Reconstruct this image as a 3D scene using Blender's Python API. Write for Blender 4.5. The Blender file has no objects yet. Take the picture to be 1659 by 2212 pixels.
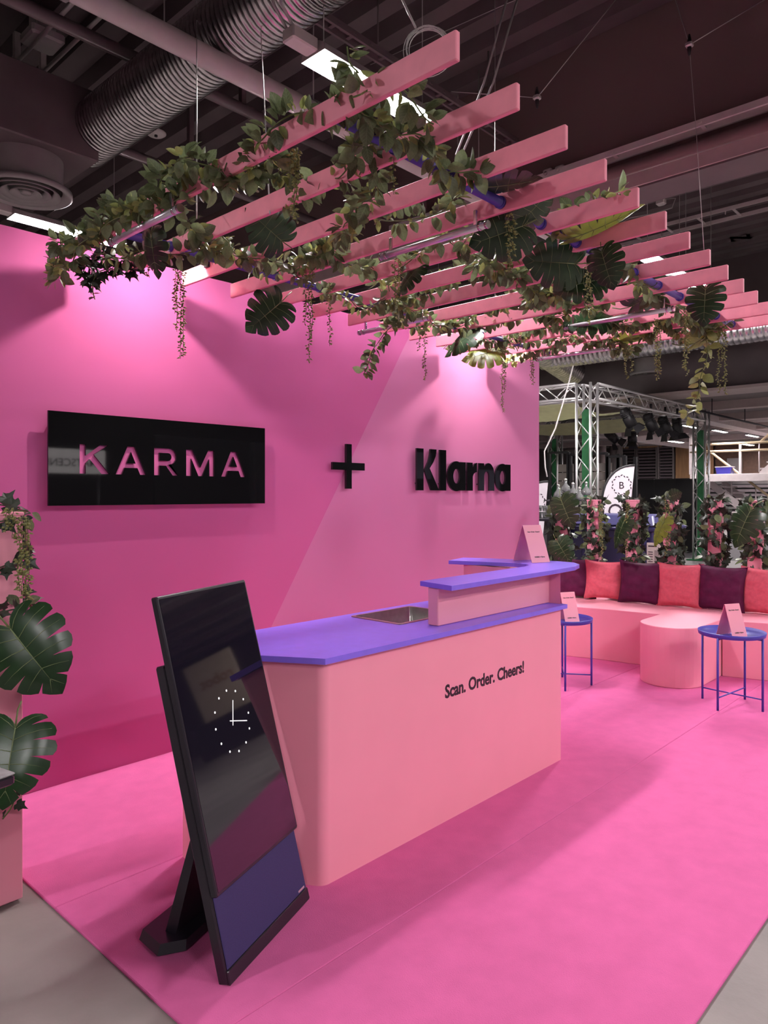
import bpy, math, random
from mathutils import Vector, Matrix
from mathutils import noise as mnoise

# ---------------------------------------------------------------- camera, world, exposure
SC = bpy.context.scene
COL = SC.collection
FPX, CXP, HYP, EYE = 1561.0, 829.5, 1068.0, 1.57      # focal length in px, centre column, horizon row, eye height
YAW = math.radians(42.9)
FW = (math.cos(YAW), math.sin(YAW)); RT = (math.sin(YAW), -math.cos(YAW))
cam_d = bpy.data.cameras.new('camera'); cam = bpy.data.objects.new('camera', cam_d); COL.objects.link(cam)
cam_d.sensor_fit = 'HORIZONTAL'; cam_d.sensor_width = 36.0; cam_d.lens = 36.0 * FPX / 1659.0
cam_d.shift_y = -(1106.0 - HYP) / 1659.0
cam_d.clip_start = 0.05; cam_d.clip_end = 200
cam.location = (0, 0, EYE); cam.rotation_euler = (math.pi / 2, 0, YAW - math.pi / 2)
SC.camera = cam
W = bpy.data.worlds.new('world'); SC.world = W; W.use_nodes = True
W.node_tree.nodes['Background'].inputs[0].default_value = (0.9, 0.8, 0.82, 1)
W.node_tree.nodes['Background'].inputs[1].default_value = 0.02
SC.view_settings.view_transform = 'Standard'; SC.view_settings.look = 'None'
SC.view_settings.gamma = 1.0; SC.view_settings.use_curve_mapping = False
SC.view_settings.exposure = 0.0
LAMP_POWER = 256.0        # radiance of the hall's ceiling fixtures
SPOT_POWER = 42.0       # watts of the two wall spots
try:
    SC.cycles.use_denoising = True; SC.cycles.use_light_tree = False
    SC.cycles.max_bounces = 5; SC.cycles.diffuse_bounces = 3; SC.cycles.glossy_bounces = 3; SC.cycles.adaptive_threshold = 0.03
    SC.cycles.sample_clamp_indirect = 10.0
except Exception:
    pass

# ---------------------------------------------------------------- helpers
def _ray(x, y):
    u = (x - CXP) / FPX; v = (HYP - y) / FPX
    return FW[0] + RT[0] * u, FW[1] + RT[1] * u, v
def Pz(x, y, z):
    r = _ray(x, y); d = (z - EYE) / r[2]; return Vector((r[0] * d, r[1] * d, z))
def PY(x, y, Y):
    r = _ray(x, y); d = Y / r[1]; return Vector((r[0] * d, Y, EYE + r[2] * d))
def PX(x, y, X):
    r = _ray(x, y); d = X / r[0]; return Vector((X, r[1] * d, EYE + r[2] * d))
def Pd(x, y, d):
    r = _ray(x, y); return Vector((r[0] * d, r[1] * d, EYE + r[2] * d))

class MB:
    """collects shapes, builds ONE mesh object"""
    def __init__(s): s.v = []; s.f = []; s.sm = []
    def add(s, vs, fs, smooth=False):
        o = len(s.v); s.v += [tuple(p) for p in vs]
        s.f += [tuple(i + o for i in f) for f in fs]; s.sm += [smooth] * len(fs); return s
    def box(s, a, b, M=None):
        x0, y0, z0 = a; x1, y1, z1 = b
        vs = [Vector(p) for p in ((x0,y0,z0),(x1,y0,z0),(x1,y1,z0),(x0,y1,z0),(x0,y0,z1),(x1,y0,z1),(x1,y1,z1),(x0,y1,z1))]
        if M: vs = [M @ p for p in vs]
        return s.add(vs, [(3,2,1,0),(4,5,6,7),(0,1,5,4),(1,2,6,5),(2,3,7,6),(3,0,4,7)])
    def cbox(s, a, b, c=0.004, M=None):
        """box with chamfered edges"""
        x0, y0, z0 = a; x1, y1, z1 = b
        c = min(c, (x1-x0)*.45, (y1-y0)*.45, (z1-z0)*.45)
        vs = []; rows = [(z0, c), (z0 + c, 0), (z1 - c, 0), (z1, c)]
        for z, i in rows:
            k = c
            ring = [(x0+k+i, y0+i), (x1-k-i, y0+i), (x1-i, y0+k+i), (x1-i, y1-k-i), (x1-k-i, y1-i), (x0+k+i, y1-i), (x0+i, y1-k-i), (x0+i, y0+k+i)]
            vs += [Vector((p[0], p[1], z)) for p in ring]
        if M: vs = [M @ p for p in vs]
        fs = [tuple(range(7, -1, -1)), tuple(range(24, 32))]
        for r in range(3):
            for i in range(8):
                j = (i + 1) % 8; fs.append((r*8+i, r*8+j, r*8+8+j, r*8+8+i))
        return s.add(vs, fs)
    def prism(s, poly, z0, z1, M=None, top=None):
        """extrude a ccw polygon (optionally lofted to another polygon 'top')"""
        n = len(poly); top = top or poly
        vs = [Vector((p[0], p[1], z0)) for p in poly] + [Vector((p[0], p[1], z1)) for p in top]
        if M: vs = [M @ p for p in vs]
        fs = [tuple(range(n - 1, -1, -1)), tuple(range(n, 2 * n))]
        fs += [(i, (i+1) % n, n + (i+1) % n, n + i) for i in range(n)]
        return s.add(vs, fs)
    def tube(s, pts, r, n=8, closed=False, cap=True):
        pts = [Vector(p) for p in pts]; m = len(pts); vs = []; prev = None
        for i, p in enumerate(pts):
            a = pts[i-1] if i else (pts[-1] if closed else p); b = pts[i+1] if i < m - 1 else (pts[0] if closed else p)
            t = (b - a)
            t = t.normalized() if t.length > 1e-9 else Vector((0,0,1))
            if prev is None:
                up = Vector((0,0,1)) if abs(t.z) < .9 else Vector((1,0,0)); x = t.cross(up).normalized()
            else:
                x = (prev - t * prev.dot(t)); x = x.normalized() if x.length > 1e-6 else t.orthogonal().normalized()
            prev = x; y = t.cross(x); rr = r[i] if isinstance(r, (list, tuple)) else r
            vs += [p + x * (math.cos(k*2*math.pi/n) * rr) + y * (math.sin(k*2*math.pi/n) * rr) for k in range(n)]
        fs = []
        for i in range(m if closed else m - 1):
            q = (i + 1) % m
            fs += [(i*n+k, i*n+(k+1) % n, q*n+(k+1) % n, q*n+k) for k in range(n)]
        s.add(vs, fs, True)
        if cap and not closed:
            o = len(s.v) - len(vs); s.f += [tuple(o + k for k in range(n-1, -1, -1)), tuple(o + (m-1)*n + k for k in range(n))]; s.sm += [False, False]
        return s
    def lathe(s, prof, c=(0,0,0), n=32, M=None, smooth=True):
        vs = []
        for r, z in prof:
            vs += [Vector((c[0] + r*math.cos(k*2*math.pi/n), c[1] + r*math.sin(k*2*math.pi/n), c[2] + z)) for k in range(n)]
        if M: vs = [M @ p for p in vs]
        fs = []
        for i in range(len(prof) - 1):
            fs += [(i*n+k, i*n+(k+1) % n, (i+1)*n+(k+1) % n, (i+1)*n+k) for k in range(n)]
        return s.add(vs, fs, smooth)
    def build(s, name, mat, parent=None, off=None, kind=None, label=None, bevel=0):
        off = off if off is not None else (Vector(parent['_base']) if parent is not None and '_base' in parent else Vector((0,0,0)))
        me = bpy.data.meshes.new(name)
        me.from_pydata([(p[0]-off[0], p[1]-off[1], p[2]-off[2]) for p in s.v], [], s.f); me.update()
        me.polygons.foreach_set('use_smooth', s.sm)
        me.materials.append(MAT[mat] if isinstance(mat, str) else mat)
        o = bpy.data.objects.new(name, me); COL.objects.link(o)
        if parent is not None:
            o.parent = parent
            if '_base' in parent: o['_base'] = list(off)
        if kind: o['kind'] = kind
        if label: o['label'] = label
        if bevel:
            b = o.modifiers.new('bevel', 'BEVEL'); b.width = bevel; b.segments = 3; b.limit_method = 'ANGLE'; b.angle_limit = math.radians(40)
        return o

def tag(o, label, cat, group=None, kind=None):
    o['label'] = label; o['category'] = cat
    if group: o['group'] = group
    if kind: o['kind'] = kind
    return o
def thing(name, label, cat, loc=(0,0,0), group=None, matrix=None):
    """an Empty at the thing's base; part meshes are written in world coordinates (or local ones when matrix is given)"""
    o = bpy.data.objects.new(name, None); COL.objects.link(o); o.empty_display_size = 0.1
    if matrix is not None: o.matrix_world = matrix; o['_base'] = [0., 0., 0.]
    else: o.location = loc; o['_base'] = list(loc)
    return tag(o, label, cat, group)
def struct(o): o['kind'] = 'structure'; return o

def text_mb(body, size, M, extrude=0.002, offset=0.0, sx=1.0, align='LEFT', spacing=1.0, ay='BOTTOM_BASELINE'):
    cu = bpy.data.curves.new('t', 'FONT'); cu.body = body; cu.size = size; cu.extrude = extrude; cu.offset = offset
    cu.align_x = align; cu.space_character = spacing; cu.resolution_u = 3
    ob = bpy.data.objects.new('t', cu); COL.objects.link(ob)
    dg = bpy.context.evaluated_depsgraph_get(); me = bpy.data.meshes.new_from_object(ob.evaluated_get(dg))
    mb = MB(); S = Matrix.Diagonal((sx, 1, 1, 1))
    mb.add([M @ (S @ v.co) for v in me.vertices], [tuple(p.vertices) for p in me.polygons])
    bpy.data.objects.remove(ob); bpy.data.curves.remove(cu); bpy.data.meshes.remove(me)
    return mb
def poly_mb(loops, M, extrude):
    """fill 2D loops (even-odd: holes cut through) and extrude"""
    cu = bpy.data.curves.new('c', 'CURVE'); cu.dimensions = '2D'; cu.fill_mode = 'BOTH'; cu.extrude = extrude
    for lp in loops:
        sp = cu.splines.new('POLY'); sp.points.add(len(lp) - 1); sp.use_cyclic_u = True
        for q, p in zip(sp.points, lp): q.co = (p[0], p[1], 0, 1)
    ob = bpy.data.objects.new('c', cu); COL.objects.link(ob)
    dg = bpy.context.evaluated_depsgraph_get(); me = bpy.data.meshes.new_from_object(ob.evaluated_get(dg))
    mb = MB(); mb.add([M @ v.co for v in me.vertices], [tuple(p.vertices) for p in me.polygons])
    bpy.data.objects.remove(ob); bpy.data.curves.remove(cu); bpy.data.meshes.remove(me)
    return mb
def frame(o, x, y):
    """matrix with local x, y axes given (unit-ised), z = x cross y"""
    x = Vector(x).normalized(); y = Vector(y).normalized(); z = x.cross(y)
    M = Matrix.Identity(4)
    for i, c in enumerate((x, y, z)):
        for k in range(3): M[k][i] = c[k]
    M.translation = Vector(o); return M

# ---------------------------------------------------------------- materials
MAT = {}
def mat(name, col, rough=0.5, metal=0.0, var=0.06, scale=6.0, bump=0.0, bscale=60.0, spec=0.5, emit=None, estr=0.0, objrand=0.0, col2=None, stretch=None, coat=0.0, sheen=0.0):
    m = bpy.data.materials.new(name); m.use_nodes = True; nt = m.node_tree; N = nt.nodes; L = nt.links
    b = N['Principled BSDF']; b.inputs['Roughness'].default_value = rough; b.inputs['Metallic'].default_value = metal
    b.inputs['Specular IOR Level'].default_value = spec
    if coat: b.inputs['Coat Weight'].default_value = coat
    if sheen: b.inputs['Sheen Weight'].default_value = sheen
    tc = N.new('ShaderNodeTexCoord'); src = tc.outputs['Object']
    if stretch:
        mp = N.new('ShaderNodeMapping'); mp.inputs['Scale'].default_value = stretch; L.new(src, mp.inputs[0]); src = mp.outputs[0]
    nz = N.new('ShaderNodeTexNoise'); nz.inputs['Scale'].default_value = scale; nz.inputs['Detail'].default_value = 5; L.new(src, nz.inputs['Vector'])
    rp = N.new('ShaderNodeValToRGB')
    a = [max(0, c * (1 - var)) for c in col]; z = list(col2) if col2 else [min(1, c * (1 + var)) for c in col]
    rp.color_ramp.elements[0].color = (*a, 1); rp.color_ramp.elements[1].color = (*z, 1)
    rp.color_ramp.elements[0].position = .3; rp.color_ramp.elements[1].position = .7
    L.new(nz.outputs['Fac'], rp.inputs['Fac']); out = rp.outputs['Color']
    if objrand:
        oi = N.new('ShaderNodeObjectInfo'); hv = N.new('ShaderNodeHueSaturation')
        mr = N.new('ShaderNodeMapRange'); mr.inputs['To Min'].default_value = 1 - objrand; mr.inputs['To Max'].default_value = 1 + objrand
        L.new(oi.outputs['Random'], mr.inputs['Value']); L.new(mr.outputs[0], hv.inputs['Value']); L.new(out, hv.inputs['Color']); out = hv.outputs['Color']
    L.new(out, b.inputs['Base Color'])
    if bump:
        n2 = N.new('ShaderNodeTexNoise'); n2.inputs['Scale'].default_value = bscale; n2.inputs['Detail'].default_value = 3; L.new(src, n2.inputs['Vector'])
        bp = N.new('ShaderNodeBump'); bp.inputs['Strength'].default_value = bump; bp.inputs['Distance'].default_value = 0.01
        L.new(n2.outputs['Fac'], bp.inputs['Height']); L.new(bp.outputs[0], b.inputs['Normal'])
    if emit:
        b.inputs['Emission Color'].default_value = (*emit, 1); b.inputs['Emission Strength'].default_value = estr
    MAT[name] = m; return m

mat('concrete', (0.255, 0.22, 0.21), .55, var=.25, scale=1.6, bump=.15, bscale=25)
mat('carpet', (0.68, 0.136, 0.350), .95, var=.05, scale=9, bump=.25, bscale=220, spec=.15)
mat('salmon', (0.90, 0.33, 0.44), .42, var=.02, scale=3)
mat('salmon_slat', (0.86, 0.275, 0.365), .5, var=.06, scale=14)
mat('purple_top', (0.25, 0.155, 0.86), .3, var=.04, scale=20)
mat('purple_tube', (0.07, 0.045, 0.30), .35)
mat('blue_metal', (0.06, 0.05, 0.38), .4)
mat('black_gloss', (0.006, 0.006, 0.007), .03, var=0, spec=.6)
mat('black_matte', (0.012, 0.011, 0.013), .5)
mat('black_satin', (0.018, 0.014, 0.022), .3)
mat('letter_ink', (0.022, 0.008, 0.018), .5)
mat('navy_fabric', (0.028, 0.02, 0.10), .7, var=.12, scale=220, bump=.1, bscale=400)
mat('screen_glass', (0.010, 0.008, 0.016), .04, spec=.75)
mat('white_ui', (0.8, 0.8, 0.8), .5, emit=(1, 1, 1), estr=.9)
mat('steel', (0.62, 0.60, 0.58), .28, metal=1, var=.08, scale=30)
mat('galv', (0.55, 0.52, 0.53), .24, metal=1, var=.25, scale=12, bump=.08, bscale=30)
mat('alu', (0.72, 0.70, 0.70), .32, metal=.85)
mat('silver_tube', (0.7, 0.66, 0.72), .3, metal=.7)
mat('deck_paint', (0.10, 0.078, 0.082), .7, var=.15, scale=2)
mat('beam_paint', (0.14, 0.11, 0.115), .6, var=.1, scale=3)
mat('bulkhead_paint', (0.19, 0.13, 0.125), .8, var=.05, scale=1)
mat('pipe_grey', (0.62, 0.55, 0.55), .5)
mat('fixture_grey', (0.30, 0.28, 0.28), .5)
mat('pale_beam', (0.52, 0.43, 0.42), .55)
mat('lamp_glow', (0.9, 0.9, 0.9), .5, emit=(1.0, 0.94, 0.95), estr=LAMP_POWER)
mat('spot_glow', (0.9, 0.9, 0.9), .5, emit=(1.0, 0.93, 0.9), estr=40)
mat('cable_grey', (0.42, 0.40, 0.40), .5)
mat('cable_steel', (0.55, 0.53, 0.52), .4, metal=.6)
mat('cable_black', (0.02, 0.02, 0.022), .5)
mat('white_plastic', (0.62, 0.58, 0.57), .5)
mat('coral_fabric', (0.70, 0.125, 0.18), .85, var=.08, scale=40, bump=.3, bscale=300, spec=.2)
mat('plum_velvet', (0.095, 0.010, 0.050), .6, var=.2, scale=12, bump=.2, bscale=200, sheen=.03, spec=.15)
mat('bin_navy', (0.030, 0.027, 0.105), .4, var=.1, scale=4)
mat('paper', (0.55, 0.50, 0.47), .8)
mat('paper_grey', (0.28, 0.25, 0.24), .8)
mat('flag_cloth', (0.55, 0.50, 0.54), .8, var=.05)
mat('wood_panel', (0.36, 0.20, 0.10), .6, var=.2, scale=8, stretch=(1, 1, .15))
mat('wood_dark', (0.12, 0.06, 0.04), .6, var=.2, scale=8)
mat('shutter', (0.14, 0.11, 0.12), .6)
mat('wall_grey', (0.22, 0.19, 0.19), .8)
mat('hall_wall', (0.10, 0.085, 0.088), .8)
mat('white_paint', (0.66, 0.58, 0.58), .5)
mat('rail_wood', (0.55, 0.42, 0.27), .5)
mat('green_wrap', (0.02, 0.15, 0.05), .6, var=.2, scale=9)
mat('canopy_cloth', (0.9, 0.9, 0.66), .8)
mat('floor_pale', (0.34, 0.31, 0.305), .6)
mat('floor_dark', (0.12, 0.11, 0.118), .8)
mat('rubber', (0.012, 0.012, 0.012), .7)
mat('cart_grey', (0.12, 0.105, 0.105), .5)
mat('tray_grey', (0.33, 0.31, 0.32), .5, var=.2, scale=40)
mat('cream_wall', (0.85, 0.70, 0.52), .7)
mat('lightbox', (0.8, 0.78, 0.78), .5, emit=(1, .93, .9), estr=1.0)
mat('orange_ink', (0.55, 0.22, 0.08), .6)
mat('stem_green', (0.10, 0.13, 0.035), .6)
mat('stem_dark', (0.05, 0.055, 0.025), .6)
mat('leaf_dark', (0.14, 0.175, 0.082), .42, var=.2, objrand=.45)
mat('leaf_ivy', (0.026, 0.036, 0.022), .45, var=.2, objrand=.4)
mat('leaf_young', (0.27, 0.30, 0.10), .45, var=.15, objrand=.35)
mat('leaf_monstera', (0.018, 0.045, 0.016), .28, var=.25, scale=5, objrand=.25)
mat('leaf_monstera_lime', (0.19, 0.24, 0.035), .35, var=.2, scale=5)
mat('vein_pale', (0.16, 0.20, 0.085), .5)
mat('pearl_leaf', (0.33, 0.33, 0.12), .5, var=.15, scale=40)
mat('glass_clear', (0.8, 0.8, 0.8), .05, spec=.8)
MAT['glass_clear'].node_tree.nodes['Principled BSDF'].inputs['Transmission Weight'].default_value = .85

def vein_leaf(name):
    """pale feathered veins across a leaf blade (leaf axis = local +Y)"""
    m = MAT[name]; nt = m.node_tree; N = nt.nodes; L = nt.links; b = N['Principled BSDF']
    base = b.inputs['Base Color'].links[0].from_socket
    tc = N.new('ShaderNodeTexCoord'); sp = N.new('ShaderNodeSeparateXYZ'); L.new(tc.outputs['Object'], sp.inputs[0])
    ab = N.new('ShaderNodeMath'); ab.operation = 'ABSOLUTE'; L.new(sp.outputs['X'], ab.inputs[0])
    ma = N.new('ShaderNodeMath'); ma.operation = 'MULTIPLY_ADD'; L.new(ab.outputs[0], ma.inputs[0]); ma.inputs[1].default_value = -.9; L.new(sp.outputs['Y'], ma.inputs[2])
    s2 = N.new('ShaderNodeMath'); s2.operation = 'MULTIPLY'; L.new(ma.outputs[0], s2.inputs[0]); s2.inputs[1].default_value = 42
    sn = N.new('ShaderNodeMath'); sn.operation = 'SINE'; L.new(s2.outputs[0], sn.inputs[0])
    gt = N.new('ShaderNodeMath'); gt.operation = 'GREATER_THAN'; L.new(sn.outputs[0], gt.inputs[0]); gt.inputs[1].default_value = .86
    lt = N.new('ShaderNodeMath'); lt.operation = 'LESS_THAN'; L.new(ab.outputs[0], lt.inputs[0]); lt.inputs[1].default_value = .022
    mx = N.new('ShaderNodeMath'); mx.operation = 'MAXIMUM'; L.new(gt.outputs[0], mx.inputs[0]); L.new(lt.outputs[0], mx.inputs[1])
    mu = N.new('ShaderNodeMath'); mu.operation = 'MULTIPLY'; L.new(mx.outputs[0], mu.inputs[0]); mu.inputs[1].default_value = .55
    mix = N.new('ShaderNodeMixRGB'); L.new(mu.outputs[0], mix.inputs[0]); L.new(base, mix.inputs[1]); mix.inputs[2].default_value = (.17, .20, .11, 1)
    L.new(mix.outputs[0], b.inputs['Base Color'])
vein_leaf('leaf_dark')

def translucent(name, w=.35):
    # light passing through a thin blade
    m = MAT[name]; nt = m.node_tree; N = nt.nodes; L = nt.links; b = N['Principled BSDF']; o = N['Material Output']
    t = N.new('ShaderNodeBsdfTranslucent'); L.new(b.inputs['Base Color'].links[0].from_socket, t.inputs['Color'])
    mx = N.new('ShaderNodeMixShader'); mx.inputs[0].default_value = w; L.new(b.outputs[0], mx.inputs[1]); L.new(t.outputs[0], mx.inputs[2]); L.new(mx.outputs[0], o.inputs['Surface'])
for q in ('leaf_dark', 'leaf_young', 'pearl_leaf', 'leaf_monstera_lime'): translucent(q)
translucent('canopy_cloth', .65)

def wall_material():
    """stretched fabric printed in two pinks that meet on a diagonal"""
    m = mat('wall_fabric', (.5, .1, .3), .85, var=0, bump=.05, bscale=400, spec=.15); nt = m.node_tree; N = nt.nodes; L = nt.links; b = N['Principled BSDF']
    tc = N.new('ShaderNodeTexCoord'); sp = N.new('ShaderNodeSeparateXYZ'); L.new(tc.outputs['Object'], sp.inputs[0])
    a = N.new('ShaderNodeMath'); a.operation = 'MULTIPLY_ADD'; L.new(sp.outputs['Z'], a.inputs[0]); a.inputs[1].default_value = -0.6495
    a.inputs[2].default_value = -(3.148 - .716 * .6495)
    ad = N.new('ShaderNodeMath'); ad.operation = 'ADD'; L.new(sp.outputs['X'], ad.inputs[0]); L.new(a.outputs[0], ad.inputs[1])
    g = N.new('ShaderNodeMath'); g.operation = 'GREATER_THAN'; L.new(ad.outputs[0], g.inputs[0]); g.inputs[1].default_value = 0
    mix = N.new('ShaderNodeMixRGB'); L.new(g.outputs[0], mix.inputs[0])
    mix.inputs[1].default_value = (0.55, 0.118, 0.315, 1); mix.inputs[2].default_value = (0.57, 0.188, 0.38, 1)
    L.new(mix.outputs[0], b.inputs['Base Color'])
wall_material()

# ---------------------------------------------------------------- hall shell
CEIL = 6.3
struct(MB().box((-14, -18, -.12), (46, 34, -.012)).build('floor', 'concrete'))
def deck():
    """trapezoid roof sheeting, ribs along Y"""
    mb = MB(); xs = []; x = -14.0; P = .42
    while x < 46: xs += [(x, CEIL + .16), (x + .13, CEIL + .16), (x + .18, CEIL), (x + .37, CEIL)]; x += P
    vs = []
    for y in (-18, 34): vs += [(a, y, z) for a, z in xs]
    n = len(xs); return mb.add(vs, [(i, i + 1, n + i + 1, n + i) for i in range(n - 1)])
struct(deck().build('ceiling', 'deck_paint'))
struct(MB().box((-14.2, -18.2, -.1), (46, -18, 6.6)).build('wall_rear', 'hall_wall'))
struct(MB().box((-14.2, -18, -.1), (-14, 34, 6.6)).build('wall_side', 'hall_wall'))
struct(MB().box((-14, 34, -.1), (46, 34.2, 6.6)).build('wall_far_left', 'hall_wall'))
struct(MB().box((34, -18, -.1), (34.2, 34, 6.6)).build('wall_back', 'wall_grey'))
# painted floor bands seen at the far right
for i, (y0, y1, x0, x1, m) in enumerate([(2.6, 9.5, 10.6, 12.4, 'floor_pale'), (3, 14, 16.4, 18.2, 'floor_pale'), (3, 16, 18.2, 29, 'floor_dark'), (2, 9, 12.4, 16.4, 'floor_dark'), (3, 16, 29, 34, 'floor_pale')]):
    struct(MB().box((x0, y0, -.02), (x1, y1, -.004)).build('trim_%d' % (i + 1), m))

# downstand bulkhead over the bench side, with pale edge beam and cable ledge
struct(MB().box((7.0, -12, 4.86), (7.35, 33, CEIL + .1)).build('trim_6', 'bulkhead_paint'))
struct(MB().box((6.93, -12, 4.62), (7.4, 33, 4.86)).build('trim_7', 'pale_beam'))
struct(MB().box((6.95, -12, 4.60), (7.38, 33, 4.62)).build('trim_8', 'beam_paint'))
struct(MB().box((15.5, -12, 3.75), (16.2, 33, CEIL + .1)).build('trim_9', 'deck_paint'))
struct(MB().box((15.4, -12, 3.69), (16.3, 33, 3.75)).build('trim_10', 'pale_beam'))

# booth wall: one stretched print on a frame, 2.95 m high, ends at x = 6.63; slightly puckered along the top hem
def booth_wall():
    mb = MB(); nx, nz = 190, 30; x0, x1 = -1.2, 6.63; z1 = 2.95; vs = []
    for j in range(nz + 1):
        z = z1 * j / nz
        for i in range(nx + 1):
            x = x0 + (x1 - x0) * i / nx
            edge = max(0, (z - 2.35) / .6) ** 2
            p = .010 * edge * mnoise.noise(Vector((x * 5.5 + z * .8, 0, 3))) + .004 * mnoise.noise(Vector((x * .9, z * 1.1, 7)))
            bot = max(0, (.25 - z) / .25) ** 2 * .005 * mnoise.noise(Vector((x * 3, 1, 9)))
            vs.append((x, 3.95 + p + bot, z + (.012 * mnoise.noise(Vector((x * 2.5, 4, 1))) if j == 0 else 0)))
    fs = [(j*(nx+1)+i, j*(nx+1)+i+1, (j+1)*(nx+1)+i+1, (j+1)*(nx+1)+i) for j in range(nz) for i in range(nx)]
    mb.add(vs, fs, True)
    mb.box((x0, 3.97, 0), (x1 - .001, 4.07, z1 - .004)); return mb
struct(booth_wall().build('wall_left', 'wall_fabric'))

# carpet: three rolls laid side by side, butted
cp = thing('pink_carpet', 'bright pink exhibition carpet under the counter, seams between rolls', 'carpet', (1.16, .785, 0))
for a, b in ((.785, 1.785), (1.787, 2.785), (2.787, 3.955)):
    MB().cbox((1.16, a, -.012), (8.05, b, 0.0), .003).build('carpet_roll', 'carpet', cp)

# ---------------------------------------------------------------- ceiling services
def fixture(x, y, z=4.55, L=1.26, w=.24, label='', tail=False):
    t = thing('ceiling_light', label, 'ceiling light', (x, y, z), 'fluorescent fixtures under the hall roof')
    mb = MB(); hw = w / 2
    prof = [(-hw, 0), (-hw + .012, .055), (-.06, .085), (.06, .085), (hw - .012, .055), (hw, 0)]
    vs = [(x + e, y + p, z + q) for e in (0, L) for p, q in prof]; n = len(prof)
    mb.add(vs, [tuple(range(n)), tuple(range(2*n-1, n-1, -1))] + [(i+1, i, n+i, n+i+1) for i in range(n-1)])
    mb.build('housing', 'fixture_grey', t)
    MB().add([(x+.03, y-hw+.02, z-.002), (x+L-.03, y-hw+.02, z-.002), (x+L-.03, y+hw-.02, z-.002), (x+.03, y+hw-.02, z-.002)], [(3,2,1,0)]).build('diffuser', 'lamp_glow', t)
    MB().cbox((x - .22, y - .06, z + .01), (x, y + .06, z + .10), .01).build('ballast_box', 'white_plastic', t)
    for e in (.1, L - .1): MB().tube([(x + e, y, z + .08), (x + e, y, CEIL)], .004, 5).build('hanger_rod', 'cable_grey', t)
    if tail:
        for dy in (-.03, .03): MB().tube([(x-.2, y+dy, z+.1), (x-.3, y+dy, z+.2), (x-.34, y+dy*2, z+.34), (x-.26, y+dy, z+.5), (x-.33, y+dy, z+.66), (x-.3, y, CEIL)], .011, 6).build('power_cable', 'cable_grey', t)
    return t
fixture(3.27, 3.70, label='glaring strip light hanging directly above the first pergola slats', tail=True)
fixture(2.95, 8.2, label='strip light low over the wall top beside the round vent')
fixture(8.81, 3.76, label='strip light glimpsed between the far pergola slats, the larger glimpse')
fixture(10.1, 3.76, L=1.2, label='small strip light glimpsed between the far pergola slats, lower right')
fixture(15.76, 8.3, label='strip light above the metal truss, left one of the pair')
fixture(18.66, 8.38, label='strip light above the metal truss, right one of the pair')
for k, (x, y) in enumerate([(-4.2, 3.7), (-2.6, 8.3), (10.3, 8.3), (8.6, -.9), (3.4, -3.4), (-.4, -4.6), (6.8, -4.6), (-4.2, -3.4), (15, -3.4), (2.4, -9), (9.0, -9), (20, 3.7), (24, 13), (17, 13.5)]):  # unseen lamps added to brighten the counter front, slats, bench and hall
    fixture(x, y, label='unseen strip light added under the hall roof for extra light')

def spiral_duct(name, label, a, b, r, pitch=.055):
    a = Vector(a); b = Vector(b); n = int((b - a).length / pitch); pts = []; rr = []
    for i in range(n + 1):
        for q, k in ((0, 1.0), (.55, 1.0), (.62, 1.022), (.9, 1.022)):
            if i + q > n: break
            pts.append(a + (b - a) * ((i + q) / n)); rr.append(r * k)
    t = thing(name, label, 'duct', tuple(a)); MB().tube(pts, rr, 24).build('pipe_shell', 'galv', t)
    for f in (.25, .6):
        c = a + (b - a) * f; MB().tube([c + Vector((0, 0, r)), (c.x, c.y, CEIL)], .006, 6).build('hanger_rod', 'cable_grey', t)
    return t
spiral_duct('spiral_duct', 'big silver spiral duct crossing the upper left of the ceiling', (3.33, 7.3, 5.2), (3.33, 1.0, 5.2), .27)
spiral_duct('spiral_duct', 'silver spiral duct behind the right end of the pergola', (12.2, 7.2, 4.15), (12.2, -2, 4.15), .2, .09)
spiral_duct('spiral_duct', 'short silver duct dropping to the round vent over the truss', (11.6, 7.0, 4.3), (13.4, 7.2, 4.05), .26, .09)

def diffuser(label, c, r, box=None, mat_='fixture_grey'):
    t = thing('air_vent', label, 'air vent', (c[0], c[1], c[2]))
    prof = [(r, 0), (r, .03), (r * .98, .05)]
    MB().lathe([(r*.8, .055), (r, .04), (r, .0), (r*.93, -.012), (r*.78, .05)], c, 40).build('outer_ring', mat_, t)
    for k in (.74, .54, .34): MB().lathe([(r*(k-.15), .055), (r*k, -.0), (r*k, -.012), (r*(k-.15), .04)], c, 36).build('cone_ring', mat_, t)
    MB().lathe([(0, -.008), (r*.11, -.008), (r*.13, .02), (0, .03)], c, 20).build('centre_disc', mat_, t)
    MB().lathe([(r*.8, .05), (r*.8, .34)], c, 30).build('collar', mat_, t)
    if box: MB().cbox(box[0], box[1], .012).build('plenum_box', 'beam_paint', t)
    return t
c = Pz(56, 418, 4.5)
diffuser('large round ceiling vent with stepped rings at the left edge', tuple(c), .42, ((c.x - .95, c.y - .45, c.z + .34), (c.x + .52, c.y + .7, c.z + 1.02)))
c = Pd(1403, 810, 16); diffuser('round ceiling vent hanging above the truss at the right', tuple(c), .42)

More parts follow.
